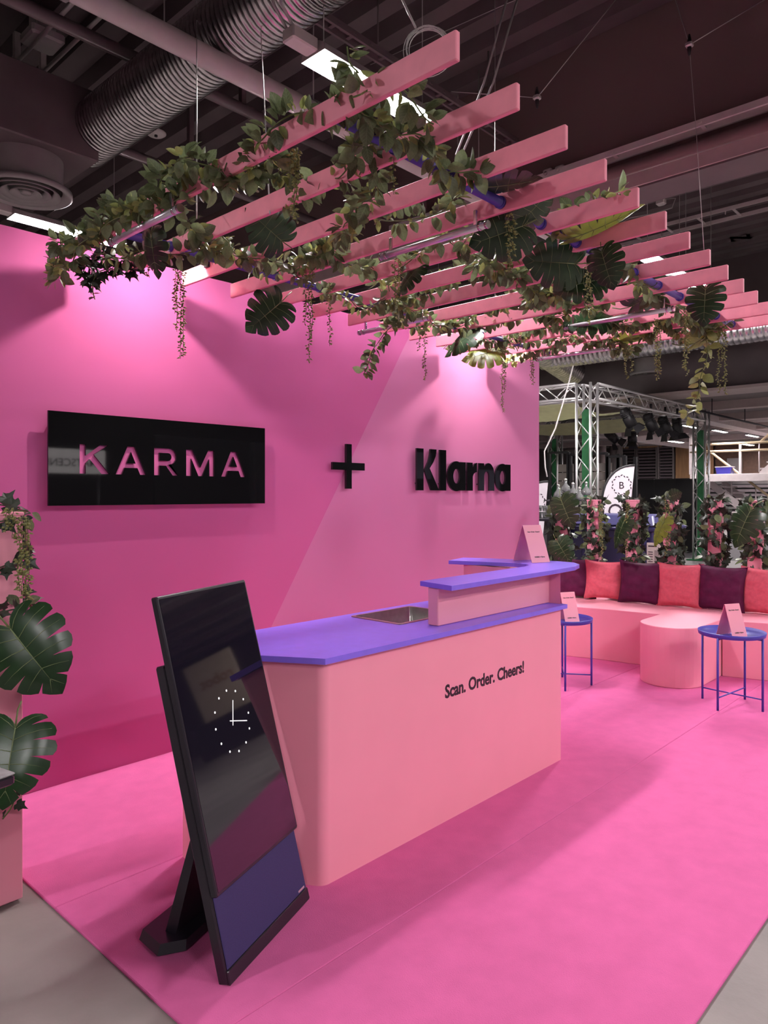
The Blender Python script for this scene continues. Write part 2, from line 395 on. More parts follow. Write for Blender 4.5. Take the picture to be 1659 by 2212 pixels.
# grey pipe along X, crossing under the duct
pa = Pz(450, 126, 4.88)
t = thing('grey_pipe', 'thick grey pipe crossing below the big spiral duct', 'pipe', (-2, pa.y, 4.88))
MB().tube([(-2, pa.y, 4.88), (14, pa.y, 4.88)], .085, 16).build('pipe_run', 'pipe_grey', t)
for x in (2.0, 4.15, 6.6):
    MB().tube([(x, pa.y, 4.88), (x + .05, pa.y, 4.88)], .1, 16).build('clamp', 'fixture_grey', t)
    MB().tube([(x+.02, pa.y, 4.97), (x+.02, pa.y, CEIL)], .006, 6).build('hanger_rod', 'cable_grey', t)
def conduit(label, a, b, r, m='beam_paint'):
    t = thing('conduit', label, 'pipe', tuple(a)); a = Vector(a); b = Vector(b)
    MB().tube([a, b], r, 10).build('pipe_run', m, t)
    for f in (.3, .7):
        c = a + (b - a) * f; MB().cbox((c.x - .03, c.y - .03, c.z), (c.x + .03, c.y + .03, CEIL), .004).build('bracket', m, t)
q = Pz(60, 20, 5.9); conduit('slim grey beam along the roof at the top left corner', (-3, q.y, 5.9), (9, q.y, 5.9), .05)
q = Pz(40, 130, 6.0); conduit('pale thin conduit running up to the left detector box', (q.x, 12, 6.0), (q.x, -2, 6.0), .02, 'pipe_grey')
q = Pz(110, 140, 6.0); conduit('pale thin conduit just right of the left detector box', (q.x, 12, 6.0), (q.x, -2, 6.0), .02, 'pipe_grey')
q = Pz(330, 350, 5.2); conduit('dark cross pipe passing behind the suspension cables', (-1, q.y, 5.2), (6.9, q.y, 5.2), .05)
q = Pz(480, 215, 5.6); conduit('dark roof pipe running above the first slats', (-1, q.y, 5.6), (6.9, q.y, 5.6), .06)
q = PX(1659, 268, 6.9); conduit('round pipe running along the dark bulkhead face', (6.9, -9, q.z), (6.9, 12, q.z), .06, 'bulkhead_paint')

# cable tray along X above the slats, ladder with rungs
def tray(label, a, b, w, axis, m='beam_paint', n=16):
    t = thing('cable_tray', label, 'cable tray', tuple(a)); a = Vector(a); b = Vector(b)
    sd = Vector((0, 1, 0)) if axis == 'x' else Vector((1, 0, 0))
    for s in (-.5, .5):
        p = a + sd * (w * s); q = b + sd * (w * s)
        mb = MB(); e = Vector((.012, .012, .03)); lo = Vector((min(p.x, q.x), min(p.y, q.y), p.z)) - e; hi = Vector((max(p.x, q.x), max(p.y, q.y), p.z)) + e
        mb.box(lo, hi).build('side_rail', m, t)
    for i in range(n):
        c = a + (b - a) * ((i + .5) / n); p = c - sd * w / 2; q = c + sd * w / 2; e = Vector((.018, .018, .008)); 
        lo = Vector((min(p.x, q.x), min(p.y, q.y), p.z)) - e; hi = Vector((max(p.x, q.x), max(p.y, q.y), p.z)) + e
        MB().box(lo, hi).build('rung', m, t)
    for f in (.2, .55, .9):
        c = a + (b - a) * f; MB().tube([c, (c.x, c.y, CEIL)], .008, 6).build('hanger_rod', m, t)
q = Pz(950, 205, 5.5); tray('narrow slotted cable rail behind the first slat ends', (2.0, q.y, 5.5), (6.9, q.y, 5.5), .10, 'x', 'beam_paint', 24)
q = PX(1659, 225, 6.86); tray('long pale cable ledge fixed to the dark bulkhead', (6.86, -4, q.z), (6.86, 6.2, q.z), .14, 'y', 'pipe_grey', 12)
q = Pd(1560, 465, 12); tray('ladder cable tray under the roof at the far right', (q.x, q.y - 5, q.z), (q.x, q.y + 4, q.z), .45, 'y', 'pipe_grey', 16)
q = Pd(1480, 520, 14); conduit('sloping dark pipe below the ladder tray', (q.x, q.y - 4, q.z), (q.x, q.y + 6, q.z), .05)

def plate(label, c, s, h=.06):
    t = thing('ceiling_detector', label, 'detector', tuple(c))
    MB().cbox((c.x - s, c.y - s, c.z), (c.x + s, c.y + s, c.z + h), .02).build('cover', 'white_plastic', t)
    MB().cbox((c.x - s*.6, c.y - s*.6, c.z + h), (c.x + s*.6, c.y + s*.6, CEIL), .01).build('mount', 'white_plastic', t)
plate('square white box on the roof at the top left', Pz(92, 96, 6.0), .16, .1)
c = Pz(337, 292, 6.1); t = thing('smoke_detector', 'small round disc on the dark roof right of the duct', 'detector', tuple(c))
MB().lathe([(0, 0), (.10, 0), (.125, .02), (.125, .03), (.04, .04), (.03, .3)], c, 24).build('disc', 'white_plastic', t)
MB().lathe([(0, -.02), (.02, -.02), (.02, 0)], c, 12).build('sensor_tip', 'black_matte', t)
for lab, px, py, X in (('tall white socket box behind the fourth slat end', 1213, 373, 6.86), ('short white socket box behind the fourth slat end', 1187, 380, 6.86)):
    c = PX(px, py, X); t = thing('socket_box', lab, 'socket', tuple(c))
    MB().cbox((X - .06, c.y - .05, c.z - .06), (X + .03, c.y + .05, c.z + .06), .01).build('housing', 'white_plastic', t)
    MB().lathe([(0, .0), (.02, .0), (.02, .02)], (0, 0, 0), 12, M=Matrix.Translation((X - .065, c.y, c.z)) @ Matrix.Rotation(-math.pi/2, 4, 'Y')).build('outlet', 'black_matte', t)
c = Pd(1428, 432, 10); t = thing('junction_box', 'white junction box with loose wires under the pale beam', 'junction box', tuple(c))
MB().cbox(c - Vector((.05, .06, .07)), c + Vector((.05, .06, .07)), .015).build('housing', 'white_plastic', t)
MB().tube([c + Vector((0, -.05, 0)), c + Vector((0, -.2, -.03)), c + Vector((0, -.15, -.15)), c + Vector((0, .1, -.16)), c + Vector((0, .45, -.13)), c + Vector((0, .9, -.25))], .008, 6).build('loose_wire', 'cable_grey', t)
MB().tube([c + Vector((0, 0, .05)), (c.x, c.y, CEIL)], .006, 5).build('hanger_rod', 'cable_grey', t)

def cable(label, pts, r=.004, m='cable_steel', turn=None):
    t = thing('steel_cable', label, 'cable', tuple(pts[0])); MB().tube(pts, r, 6).build('strand', m, t)
    if turn is not None:
        c = Vector(turn); MB().tube([c + Vector((0, 0, -.09)), c + Vector((0, 0, -.04)), c + Vector((0, 0, .04)), c + Vector((0, 0, .09))], [.008, .018, .018, .008], 8).build('turnbuckle', 'black_matte', t)
        MB().cbox(c + Vector((-.03, -.03, -.02)), c + Vector((.03, .03, .02)), .01).build('clamp', 'cable_steel', t)
n1 = Pd(1160, 211, 6.2)
cable('thin cable with clamp slanting up from the second slat end', [n1, Pd(1330, 0, 6.6), Pd(1400, -90, 6.75)], turn=n1)
cable('thin horizontal stay running left from the cable clamp', [n1, Pd(975, 198, 6.0)], .003)
n2 = Pd(1489, 97, 6.2)
cable('thin cable with clamp at the upper right of the bulkhead', [n2, Pd(1659, -5, 6.3)], turn=n2)
cable('thin plumb wire falling past the upper right clamp', [Pd(1453, -20, 6.2), n2, Pd(1505, 300, 6.2), Pd(1521, 545, 6.2)], .003)
cable('left of the twin pale cords rising behind the second slat', [Pd(985, 335, 5.2), Pd(1045, 180, 5.2), Pd(1100, -20, 5.2)], .008, 'cable_grey')
cable('right of the twin pale cords rising behind the second slat', [Pd(998, 333, 5.2), Pd(1065, 180, 5.2), Pd(1123, -20, 5.2)], .008, 'cable_grey')
cable('thin wire running straight across the upper roof', [Pz(800, 140, 5.9), Pz(1090, 10, 5.9), Pz(1380, -110, 5.9)], .003)
c = Pd(925, 105, 3.4); t = thing('wire_coil', 'coiled steel wire hanging behind the first slat end', 'wire coil', tuple(c))
random.seed(4)
for k in range(8):
    a = .105 + random.uniform(-.015, .012); ph = random.uniform(-.2, .2)
    x = Vector((RT[0], RT[1], 0)); z = Vector((0, 0, 1)); y = Vector((FW[0], FW[1], 0)); oo = Vector((random.uniform(-.01, .01), random.uniform(-.01, .01), random.uniform(-.012, .012)))
    MB().tube([c + oo + x * (math.cos(q*2*math.pi/28) * a * (1 + .1*ph)) + z * (math.sin(q*2*math.pi/28) * a * 1.05) + y * (ph * .03 * math.sin(q)) for q in range(28)], .0022, 5, closed=True).build('wire_loop', 'cable_steel', t)
MB().tube([c + Vector((0, 0, .1)) - x * .06, Pd(860, -20, 3.6)], .006, 6).build('hanging_cord', 'white_plastic', t)

# ---------------------------------------------------------------- pergola
PG = thing('pergola', 'pink slatted pergola canopy hung over the counter on purple tubes', 'pergola', (1.577, 1.25, 2.7))
SLX = [1.577 + .3275 * i for i in range(13)]; SZ0, SZ1 = 2.75, 2.833
def slat_y(i): return (1.19 + .016 * i, 3.63)
for i, x in enumerate(SLX):
    a, b = slat_y(i); MB().cbox((x - .010, a, SZ0), (x + .010, b, SZ1), .003).build('slat', 'salmon_slat', PG)
for y in (1.70, 3.19):
    MB().tube([(1.572, y, 2.79), (5.62, y, 2.79)], .021, 14).build('crossbar', 'purple_tube', PG)
    for x in SLX[1:]: MB().tube([(x - .024, y, 2.79), (x - .010, y, 2.79)], .026, 14).build('collar', 'purple_tube', PG)
for x, y0, y1 in ((1.521, 2.50, 3.06), (2.478, 1.72, 2.32), (3.54, 2.90, 3.52), (4.36, 1.68, 2.40), (5.22, 2.5, 3.12)):
    b = MB().tube([(x, y0, 2.685), (x, y1, 2.685)], .0145, 14).build('light_bar', 'silver_tube', PG)
    for y in (y0, y0 + .035, y1 - .035, y1): MB().tube([(x, y - .006, 2.685), (x, y + .006, 2.685)], .0175, 14).build('end_band', 'galv', b)
    for y in (y0 + .06, y1 - .06): MB().cbox((x - .006, y - .008, 2.69), (x + .006, y + .008, 2.76), .002).build('clip', 'galv', b)
for px, py0, Y, X in ((425, 410, 3.02, 1.98), (583, 400, 3.02, 2.4), (0, 0, 3.19, 4.7)):
    if py0: g = Pz(px, py0, 2.86); p0 = Vector((g.x, g.y, 2.72)); p1 = Pz(px if px < 500 else 558, -40, 6.2)
    else: p0 = Vector((X, Y, 2.72)); p1 = Vector((X, Y, CEIL))
    p0 = Vector((p0.x, p0.y, 2.74)); p1.z = min(p1.z, CEIL - .01); MB().tube([p0, p1], .0032, 6).build('suspension_cable', 'cable_steel', PG)

def wall_spot(label, x, y, aim, power, size):
    """small spot clamped between two slats, shining on the wall"""
    t = thing('spotlight', label, 'spotlight', (x, y, 2.88)); p = Vector((x, y, 2.88)); d = (Vector(aim) - p).normalized()
    M = d.to_track_quat('-Z', 'Y').to_matrix().to_4x4(); M.translation = p
    MB().lathe([(0, .09), (.03, .09), (.036, .07), (.036, -.01), (.032, -.01), (.028, .03), (0, .03)], n=20, M=M).build('lamp_head', 'silver_tube', t)
    MB().lathe([(0, .0), (.031, .0)], n=20, M=M).build('lens', 'spot_glow', t)
    MB().cbox((x + .14, y - .02, 2.80), (x + .182, y + .02, 2.845), .003).build('clamp', 'black_satin', t)
    MB().tube([p, (x + .08, y, 2.90), (x + .16, y, 2.84)], .006, 6).build('bracket', 'black_satin', t)
    ld = bpy.data.lights.new('spot_beam', 'SPOT'); ld.energy = power; ld.spot_size = size; ld.spot_blend = .5; ld.shadow_soft_size = .014; ld.color = (1, .91, .80)
    lo = bpy.data.objects.new('spot_beam', ld); COL.objects.link(lo); lo.parent = t
    M2 = M.copy(); M2.translation = d * .02; lo.matrix_basis = M2
wall_spot('wall spot glaring between the left ends of the second and third slats', 2.068, 3.37, (2.068, 3.95, 2.38), SPOT_POWER, math.radians(150))
wall_spot('wall spot glowing under the far slats above the Klarna letters', 5.36, 3.37, (5.40, 3.95, 2.38), SPOT_POWER * .9, math.radians(150))

# ---------------------------------------------------------------- wall signs
def KSPOTS(K, A, R, M_): return [(K, .167, .170), (A, .372, .186), (R, .609, .160), (M_, .822, .200), (A, 1.075, .186)]
def karma_sign():
    x0, x1, z0, z1 = 1.579, 2.999, 1.510, 2.012; Yf = 3.88
    t = thing('wall_sign', 'black glossy panel with KARMA cut out in pink letters', 'sign', (x0, Yf, z0))
    # cap-height box of the letters in panel coordinates
    w, h = x1 - x0, z1 - z0
    def sc(pts, ox, wd, hh=.16, oz=.173): return [(ox + p[0] * wd, oz + p[1] * hh) for p in pts]
    K = [(0,0),(.20,0),(.20,.36),(.33,.50),(.72,0),(1.0,0),(.47,.66),(.95,1),(.68,1),(.20,.62),(.20,1),(0,1)]
    A = [(0,0),(.20,0),(.29,.24),(.71,.24),(.80,0),(1,0),(.62,1),(.38,1)]; Ai = [(.35,.40),(.65,.40),(.50,.80)]
    R = [(0,0),(.22,0),(.22,.36),(.48,.36),(.76,0),(1.0,0),(.68,.42)] + [(.62+.30*math.sin(a), .70-.30*math.cos(a)) for a in [math.pi*k/8 for k in range(9)]] + [(0,1)]
    Ri = [(.22,.54)] + [(.58+.13*math.sin(a), .685-.145*math.cos(a)) for a in [math.pi*k/6 for k in range(7)]] + [(.22,.83)]
    M_ = [(0,0),(.18,0),(.18,.66),(.43,0),(.57,0),(.82,.66),(.82,0),(1,0),(1,1),(.78,1),(.50,.33),(.22,1),(0,1)]
    loops = [[(0,0),(w,0),(w,h),(0,h)]]
    spots = [(K, .165, .205), (A, .39, .215), (R, .655, .175), (M_, .865, .215), (A, 1.115, .215)]
    spots = KSPOTS(K, A, R, M_)
    for L_, ox, wd in spots:
        loops.append(sc(L_, ox, wd))
        if L_ is A: loops.append(sc(Ai, ox, wd))
        if L_ is R: loops.append(sc(Ri, ox, wd))
    M = Matrix.Translation((x0, Yf, z0)) @ Matrix.Rotation(math.pi / 2, 4, 'X')
    poly_mb(loops, M, .006).build('face_panel', 'black_gloss', t)
    MB().box((x0 + .02, Yf + .012, z0 + .02), (x1 - .02, Yf + .016, z1 - .02)).build('backing_sheet', 'wall_pink', t)
    for xx in (x0 + .05, x1 - .05):
        for zz in (z0 + .05, z1 - .05): MB().tube([(xx, Yf + .012, zz), (xx, 3.95, zz)], .01, 8).build('spacer', 'black_satin', t)
mat('lavender', (0.66, 0.64, 0.9), .6)
mat('wall_pink', (0.80, 0.17, 0.45), .7)
karma_sign()
def ring_pts(cx, cy, rx, ry, a0=0, a1=2*math.pi, n=28): return [(cx + rx*math.cos(a0+(a1-a0)*k/n), cy + ry*math.sin(a0+(a1-a0)*k/n)) for k in range(n)]
def klarna():
    x0, z0, Yf = 4.596, 1.604, 3.905
    t = thing('wall_lettering', 'glossy black Klarna lettering on the lighter pink wall', 'lettering', (x0, Yf, z0))
    H = .352; xh = .255; st = .088
    M = Matrix.Translation((x0, Yf, z0)) @ Matrix.Rotation(math.pi / 2, 4, 'X')
    def put(loops): 
        poly_mb(loops, M, .008).build('letter', 'black_gloss', t)
    arc = [(.22 + .0, H), (.315, H)] + [(.315 - .015*k/8 - .115*(k/8)**1.6, H - .20*k/8) for k in range(1, 9)]
    put([[(0,0),(st,0),(st,H),(0,H)]])
    put([[(st + .015, .165), (.190, 0), (.298, 0), (.170, .188), (.222, .245), (.252, .295), (.262, H), (.180, H), (.172, .30), (.152, .245), (st + .015, .172)]])
    x = .308; put([[(x,0),(x+st,0),(x+st,H),(x,H)]])
    def a_(x):
        put([ring_pts(x + .126, xh / 2, .128, xh / 2 + .006), ring_pts(x + .128, xh / 2, .048, .066)])
        mb = poly_mb([[(x+.178,0),(x+.262,0),(x+.262,xh),(x+.178,xh)]], M @ Matrix.Translation((0, 0, .001)), .008); mb.build('letter_stem', 'black_gloss', t)
    a_(.418)
    x = .706; put([[(x,0),(x+st-.004,0),(x+st-.004,.13),(x+.10,.155),(x+.125,.168),(x+.15,.172),(x+.15,.257),(x+.118,.25),(x+.082,.215),(x+.082,xh),(x,xh)]])
    x = .886; put([[(x,0),(x+st-.004,0),(x+st-.004,.14)] + [(x+.125-.04*math.cos(a), .14+.042*math.sin(a)) for a in [math.pi*k/6 for k in range(1,6)]] + [(x+.165,.14),(x+.165,0),(x+.248,0),(x+.248,.155)] + [(x+.155+.093*math.cos(a), .155+.105*math.sin(a)) for a in [math.pi*.62*k/6 for k in range(1,7)]] + [(x+.084,.225),(x+.084,xh),(x,xh)]])
    a_(1.150)
    for xx in (.04, .35, .63, .74, .92, 1.36): MB().tube([(x0 + xx, Yf + .015, z0 + .06), (x0 + xx, 3.95, z0 + .06)], .006, 6).build('spacer', 'black_satin', t)
klarna()
t = thing('plus_sign', 'glossy black plus sign between the two wall logos', 'sign', (3.806, 3.905, 1.78))
M = Matrix.Translation((3.806, 3.905, 1.781)) @ Matrix.Rotation(math.pi / 2, 4, 'X'); a, b = .168, .028
poly_mb([[(-b,-a),(b,-a),(b,-b),(a,-b),(a,b),(b,b),(b,a),(-b,a),(-b,b),(-a,b),(-a,-b),(-b,-b)]], M, .010).build('cross_face', 'black_gloss', t)
MB().tube([(3.806, 3.92, 1.781), (3.806, 3.95, 1.781)], .012, 8).build('spacer', 'black_satin', t)

# ---------------------------------------------------------------- bar counter
def arc(cx, cy, r, a0, a1, n=8): return [(cx + r*math.cos(math.radians(a0+(a1-a0)*k/n)), cy + r*math.sin(math.radians(a0+(a1-a0)*k/n))) for k in range(n+1)]
CN = thing('bar_counter', 'salmon pink bar counter with purple worktop and raised purple ledge', 'counter', (1.93, 2.15, 0))
# plinth body: long front, rounded near corner, slanted end
front = 2.145
body = arc(1.985, front + .055, .055, 212, 270, 14) + [(3.845, front), (3.85, front + .005), (3.85, 2.77), (1.70, 2.77), (1.68, 2.60)]
mb = MB(); mb.prism(body, 0.0, .893); del mb.f[1]; del mb.sm[1]; mb.build('front_body', 'salmon', CN)      # open on top, under the worktop
top = [(1.935, 2.115), (3.87, 2.115), (3.87, 2.81), (1.66, 2.81), (1.64, 2.62)]
def worktop():
    # rectangle hole for the sink
    sx0, sx1, sy0, sy1 = 2.70, 3.16, 2.40, 2.735
    M = Matrix.Translation((0, 0, .908))
    return poly_mb([top, [(sx0, sy0), (sx1, sy0), (sx1, sy1), (sx0, sy1)]], M, .012)
worktop().build('worktop', 'purple_top', CN)
SK = thing('sink', 'square stainless steel sink set into the purple worktop', 'sink', (2.93, 2.56, .92))
sx0, sx1, sy0, sy1 = 2.70, 3.16, 2.40, 2.735
def rr(x0, x1, y0, y1, r, n=4): return arc(x1-r, y0+r, r, 270, 360, n) + arc(x1-r, y1-r, r, 0, 90, n) + arc(x0+r, y1-r, r, 90, 180, n) + arc(x0+r, y0+r, r, 180, 270, n)
def loft(loops, zs):
    mb = MB(); n = len(loops[0]); vs = []
    for lp, z in zip(loops, zs): vs += [(p[0], p[1], z) for p in lp]
    fs = [(r*n+i, r*n+(i+1) % n, (r+1)*n+(i+1) % n, (r+1)*n+i) for r in range(len(loops)-1) for i in range(n)]
    return mb, vs, fs, n
g = .004
mb, vs, fs, n = loft([rr(sx0-.012, sx1+.012, sy0-.012, sy1+.012, .02), rr(sx0-.010, sx1+.010, sy0-.010, sy1+.010, .02), rr(sx0+.006, sx1-.006, sy0+.006, sy1-.006, .02)], [.9205, .9245, .9245])
mb.add(vs, fs); mb.build('rim', 'steel', SK)
mb, vs, fs, n = loft([rr(sx0+.006, sx1-.006, sy0+.006, sy1-.006, .02), rr(sx0+.012, sx1-.012, sy0+.012, sy1-.012, .03), rr(sx0+.03, sx1-.03, sy0+.03, sy1-.03, .03)], [.9245, .77, .755])
mb.add(vs, fs + [tuple(2*n + i for i in range(n))], True); mb.build('bowl', 'steel', SK)
MB().lathe([(0, .001), (.022, .001), (.026, .006), (.03, .0)], (2.93, 2.57, .756), 20).build('drain', 'steel', SK)
# raised ledge: low wall with an L-shaped top
MB().cbox((2.785, 2.225, .9205), (3.885, 2.29, 1.108), .004).build('ledge_wall', 'salmon', CN)
MB().prism([(3.84, 2.29), (3.885, 2.225), (3.885, 2.81), (3.84, 2.81)], .9205, 1.108).build('ledge_return', 'salmon', CN)
MB().prism([(3.85, 2.15), (3.93, 2.22), (3.93, 2.86), (3.85, 2.86)], 0.0, 1.108).build('end_panel', 'salmon', CN)
ledge = [(2.745, 2.11), (3.75, 2.12), (4.0, 2.135), (4.14, 2.18), (4.22, 2.26), (4.235, 2.36), (4.20, 2.54), (4.12, 2.78), (4.03, 3.0), (3.79, 2.94), (3.88, 2.68), (3.93, 2.52), (3.925, 2.43), (3.87, 2.375), (3.78, 2.355), (2.79, 2.345)]
MB().prism(ledge, 1.109, 1.134).build('ledge_top', 'purple_top', CN, bevel=.002)
# lettering on the front; follows the face
M = frame((2.742, front - .0005, .592), (1, 0, 0.0), (0, 0, 1))
mbt = text_mb('Scan. Order. Cheers!', .088, M, .0006, .0026, 1.0, spacing=.98)
xs = [p[0] for p in mbt.v]; k = .702 / (max(xs) - min(xs)); x0 = min(xs)
mbt.v = [(2.738 + (p[0] - x0) * k, p[1], p[2]) for p in mbt.v]
mbt.build('front_lettering', 'letter_ink', CN)

# ---------------------------------------------------------------- display stand (portrait screen leaning back)
e = Vector((.934, .357, 0)).normalized(); nn = Vector((-.357, .934, 0)).normalized()
sdir = (nn * .3086 + Vector((0, 0, 1.221))).normalized()
TVM = frame((1.354, 1.917, 0.006), e, sdir)
TV = thing('display_stand', 'black portrait screen leaning back on its stand, clock on display', 'display', matrix=TVM)
MB().cbox((0, 0, -.055), (.54, 1.03, -.014), .006).build('back_panel', 'black_satin', TV)
fb = MB().cbox((.006, .046, -.014), (.534, .34, -.009), .002).build('fabric_front', 'navy_fabric', TV)
MB().cbox((.0, .0, -.014), (.54, .045, -.006), .003).build('bottom_rail', 'black_satin', TV)
MB().cbox((.475, .052, -.009), (.52, .06, -.007), .001).build('name_tag', 'alu', TV)
sb = MB().cbox((-.004, .275, -.012), (.53, 1.258, .014), .004).build('screen_housing', 'black_satin', TV)
sg = MB().box((.006, .288, .0142), (.520, 1.248, .0150)).build('screen_glass', 'screen_glass', TV)
cc = (.262, .768)
for k in range(12):
    a = k * math.pi / 6; p = (cc[0] + .103 * math.sin(a), cc[1] + .109 * math.cos(a))
    MB().prism([(p[0] + .0042*math.cos(q*math.pi/4), p[1] + .0042*math.sin(q*math.pi/4)) for q in range(8)], .0150, .0154).build('hour_dot', 'white_ui', sg)
def hand(a, b, w, name):
    a = Vector(a); b = Vector(b); d = (b - a).normalized(); s = Vector((-d.y, d.x)) * w
    MB().prism([tuple(a - s), tuple(b - s), tuple(b + s), tuple(a + s)], .0150, .0155).build(name, 'white_ui', sg)
hand((cc[0] - .004, cc[1] - .016), (cc[0] + .026, cc[1] + .068), .0016, 'hour_hand')
hand((cc[0] - .016, cc[1] + .004), (cc[0] + .085, cc[1] - .024), .0016, 'minute_hand')
# rear strut and foot, in stand-local coordinates via the inverse matrix
inv = TVM.inverted()
B0 = Vector((1.354, 1.917, 0))
def wl(a, n_, z): return inv @ (B0 + e * a + nn * n_ + Vector((0, 0, z)))
vs = [wl(.10, .30, .035), (wl(.44, .30, .035)), wl(.44, .345, .035), wl(.10, .345, .035), wl(.13, .175, .56), wl(.41, .175, .56), wl(.41, .20, .56), wl(.13, .20, .56)]
fs = [(3,2,1,0),(4,5,6,7),(0,1,5,4),(1,2,6,5),(2,3,7,6),(3,0,4,7)]
MB().add(vs, fs).build('rear_strut', 'black_satin', TV)
def slab(poly, z0, z1, inset=0.0):
    n = len(poly); c = Vector((sum(p[0] for p in poly)/n, sum(p[1] for p in poly)/n))
    tp = [c + (Vector(p) - c) * (1 - inset) for p in poly]
    return MB().add([wl(p[0], p[1], z0) for p in poly] + [wl(p[0], p[1], z1) for p in tp], [tuple(range(n-1, -1, -1)), tuple(range(n, 2*n))] + [(i, (i+1) % n, n+(i+1) % n, n+i) for i in range(n)])
fp = [(.02, .31), (.08, .24), (.46, .24), (.52, .31), (.47, .43), (.07, .43)]
slab(fp, .016, .048, .06).build('foot_plate', 'black_satin', TV)
slab([(.06, .31), (.10, .26), (.44, .26), (.48, .31), (.44, .41), (.1, .41)], -.004, .016).build('foot_pad', 'rubber', TV)

# ---------------------------------------------------------------- curved bench, block seat
BN = thing('curved_bench', 'curved salmon pink bench with rounded block seat, cushions along the back', 'bench', (6.5, 2.8, 0))
def catmull(pts, n=6):
    P = [Vector(p) for p in pts]; P = [P[0]*2 - P[1]] + P + [P[-1]*2 - P[-2]]; out = []
    for i in range(1, len(P) - 2):
        for k in range(n):
            t = k / n; a, b, c, d = P[i-1:i+3]
            out.append(.5 * ((2*b) + (c-a)*t + (2*a-5*b+4*c-d)*t*t + (3*b-a-3*c+d)*t**3))
    out.append(P[-2]); return out
def strip(fr, bk, z0, z1, name, m, r=.0):
    f = catmull(fr); b = catmull(bk); poly = [tuple(p) for p in b] + [tuple(p) for p in reversed(f)]
    MB().prism(poly, z0, z1).build(name, m, BN, bevel=.006)
strip([(6.42, 3.94), (6.42, 3.55)], [(7.3, 3.94), (7.3, 3.55)], 0, .485, 'end_section', 'salmon')
strip([(6.33, 3.546), (6.42, 3.2), (6.47, 2.85), (6.50, 2.62)], [(7.22, 3.546), (7.28, 3.2), (7.34, 2.85), (7.37, 2.62)], 0, .485, 'curved_section', 'salmon')
blk = [(7.37, 2.16), (7.36, 2.616), (6.45, 2.616)] + arc(6.10, 2.366, .25, 90, 270, 20)[0:] + [(6.5, 2.12)]
MB().prism(list(reversed([(7.37, 2.14), (6.5, 2.116)] + list(reversed(arc(6.10, 2.366, .25, 90, 270, 20))) + [(6.5, 2.616), (7.36, 2.616)])), 0, .49).build('block_seat', 'salmon', BN, bevel=.008)
strip([(6.56, 2.11), (6.62, 1.88), (6.72, 1.6), (6.9, 1.2), (7.05, .95)], [(7.38, 2.11), (7.45, 1.88), (7.55, 1.6), (7.7, 1.2), (7.85, .95)], 0, .485, 'straight_section', 'salmon')

# cushions
def cushion(label, c, yaw, lean, m, seed, s=.43):
    n = 18; vs = []; fs = []; rnd = random.Random(seed)
    for side in (1, -1):
        for j in range(n + 1):
            for i in range(n + 1):
                a = i / n * 2 - 1; b = j / n * 2 - 1
                prof = max(0, (1 - a**2)) ** .5 * max(0, (1 - b**2)) ** .5
                pinch = 1 - .07 * (1 - abs(a)) * abs(b)**3 - 0.0
                x = a * s/2 * (1 - .11 * (1 - b*b) * (abs(a)**3))
                z = b * s/2 * (1 - .11 * (1 - a*a) * (abs(b)**3))
                wr = .014 * mnoise.noise(Vector((a*2.2 + seed, b*3.5, side))) + .012 * mnoise.noise(Vector((a*5 + b*4 + seed, b*6 - a, side*2)))
                y = side * (.075 * prof ** .85 + wr * min(1, prof*2))
                vs.append(Vector((x, y, z)))
    m1 = (n+1)**2
    for j in range(n):
        for i in range(n):
            q = j*(n+1)+i; fs.append((q, q+n+1, q+n+2, q+1)); fs.append((m1+q, m1+q+1, m1+q+n+2, m1+q+n+1))
    M = Matrix.Translation(c) @ Matrix.Rotation(yaw, 4, 'Z') @ Matrix.Rotation(lean, 4, 'X') @ Matrix.Rotation(rnd.uniform(-.05, .05), 4, 'Y')
    t = thing('cushion', label, 'cushion', matrix=M, group='cushions along the bench')
    MB().add(vs, fs, True).build('cover', m, t)
    e_ = [Vector((a*s/2*(1 - .11*(1-b*b)*abs(a)**3), 0, b*s/2*(1 - .11*(1-a*a)*abs(b)**3))) for a, b in [(-1 + k/9, -1) for k in range(18)] + [(1, -1 + k/9) for k in range(18)] + [(1 - k/9, 1) for k in range(18)] + [(-1, 1 - k/9) for k in range(18)]]
    MB().tube(e_, .0035, 5, closed=True).build('seam', m, t)
CU = [(1246, 1262, 'plum_velvet', 'dark plum velvet cushion half hidden behind the ledge end'),
      (1306, 1263, 'coral_fabric', 'coral cushion at the left, turned between two plum cushions'),
      (1384, 1262, 'plum_velvet', 'creased dark plum cushion between the two full coral cushions'),
      (1468, 1266, 'coral_fabric', 'broad coral cushion in the middle of the bench'),
      (1558, 1270, 'plum_velvet', 'dark plum cushion behind the right tray table sign'),
      (1650, 1272, 'coral_fabric', 'coral cushion cut by the right edge of the picture')]
XB = [6.98, 7.0, 7.03, 7.07, 7.1, 7.16]
for k, (px, py, m, lab) in enumerate(CU):
    c = PX(px, py, XB[k] - .02); c.z = .487 + .205
    cushion(lab, c, -math.pi/2 + [.35, .42, .18, .10, .05, -.1][k] + math.pi, .14, m, k * 3 + 1, [.42, .40, .43, .43, .43, .43][k])

